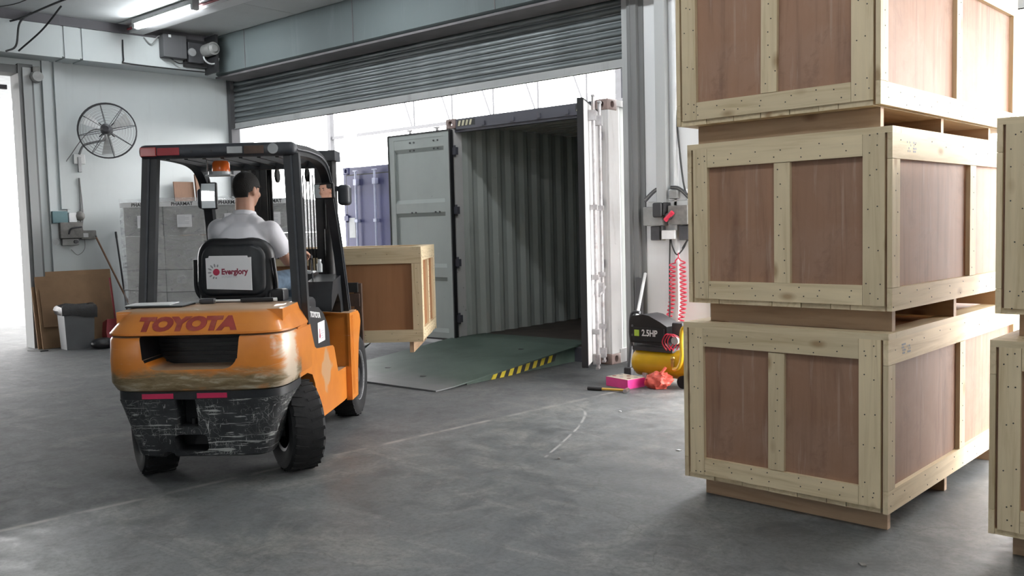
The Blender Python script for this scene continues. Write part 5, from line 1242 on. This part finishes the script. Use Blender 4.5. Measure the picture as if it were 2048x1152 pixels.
for q in range(3): MB().tube(bez([(.05+q*.04, -.13, .34), (.03+q*.03, -.17, .42), (.09+q*.03, -.18, .50), (.16+q*.03, -.15, .45), (.11+q*.04, -.17, .36)], 8), .0055, 6).build('air_line', 'hose_red', cp)
# leaning pole scoop, box, bag, hammer
t = thing('floor_scraper', 'long scraper with a pale handle leaning on the jamb beside the compressor', 'scraper', (-4.905, 7.56, 0))
MB().tube([(.0, 0, .03), (-.02, .10, .36), (-.06, .22, .50)], .022, 8).build('lower_shaft', 'dark_metal', t); MB().tube([(-.06, .22, .48), (-.20, .66, 1.0)], .017, 8).build('handle', 'pale_metal', t)
MB().rbox((-.045, -.03, 0), (.045, .03, .10), .015, 2).build('head', 'dark_metal', t)
pb = thing('pink_box', 'shallow pink box with a pale patterned lid on the floor by the hammer', 'box', (-4.66, 7.12, 0), R(-14))
MB().box((-.15, -.11, 0), (.15, .11, .085)).build('tray', 'box_pink', pb); MB().box((-.148, -.108, .085), (.148, .108, .088)).build('lid', 'box_top', pb)
for k in range(6): MB().cyl((-.11+.1*(k % 3), -.04+.09*(k//3), .088), (-.11+.1*(k % 3), -.04+.09*(k//3), .0893), .02, seg=10).build('printed_spot', 'print_grey' if k % 2 else 'letter_red', pb)
bm3 = bmesh.new(); bmesh.ops.create_icosphere(bm3, subdivisions=4, radius=1)
for v in bm3.verts:
    n_ = mno.noise(v.co*2.1)*.35+mno.noise(v.co*5)*.15; c = v.co*(1+n_); v.co = Vector((c.x*.125, c.y*.095, max(0, c.z*.085+.065)))
rbg = MB().bm(bm3).mesh('red_bag', 45); tag(obj('plastic_bag', rbg, 'bag_red', loc=(-4.34, 7.19, 0)), 'crumpled red plastic bag on the floor in front of the yellow tank', 'bag')
o = bpy.data.objects['plastic_bag']; MB().tube(bez([(.02, 0, .10), (.05, -.02, .15), (.08, .0, .20)], 5), .014, 6, rs=[.022]*6+[.014]*5).build('bag_ear', 'bag_red', o)
hm = thing('hammer', 'hammer with black grip and yellow shaft lying on the floor', 'hammer', (-4.64, 6.80, .018), R(14))
MB().tube([(-.20, 0, 0), (-.06, 0, 0)], .017, 10).build('grip', 'print_black', hm); MB().tube([(-.06, 0, 0), (.17, 0, 0)], .012, 10).build('shaft', 'handle_yellow', hm)
MB().cyl((.18, -.055, 0.002), (.18, .035, .002), .019, seg=14).cyl((.18, .035, .002), (.18, .065, .002), .014, .008, 10).build('head', 'chrome', hm)
# litter on the floor
for k, (x, y, r_) in enumerate(((-3.02, 5.25, .018), (-2.62, 5.42, .026), (-3.55, 4.62, .014), (-2.03, 2.02, .02), (-3.35, 6.35, .012), (-1.35, 3.93, .02), (-4.05, 6.1, .012))):
    lab = ('white paper scrap on the open floor left of the bottom crate', 'larger white paper scrap on the floor close to the bottom crate', 'small pale scrap on the floor between forklift and crates', 'pale scrap on the floor at the lower middle of the picture', 'tiny pale chip on the floor in front of the pink box', 'pale chip on the floor between the two crate stacks', 'tiny chip on the floor near the hammer')[k]
    tag(MB().prism([(-r_, -r_*.5), (r_*.8, -r_*.6), (r_, r_*.4), (-r_*.3, r_*.7)], 2, .0005, .006).build('paper_scrap', 'paper' if k % 3 != 2 else 'stain_grey', loc=(x, y, 0), rz=k*1.1, ang=0), lab, 'scrap', 'litter on the floor')
tag(MB().prism([(-.14, -.05), (.12, -.06), (.15, .04), (-.10, .06)], 2, 0, .012).build('rubber_mat_scrap', 'print_black', loc=LW(.42, -3.28, 0), rz=.3, ang=0), 'flat dark rubber scrap on the floor at the left doorway', 'scrap')
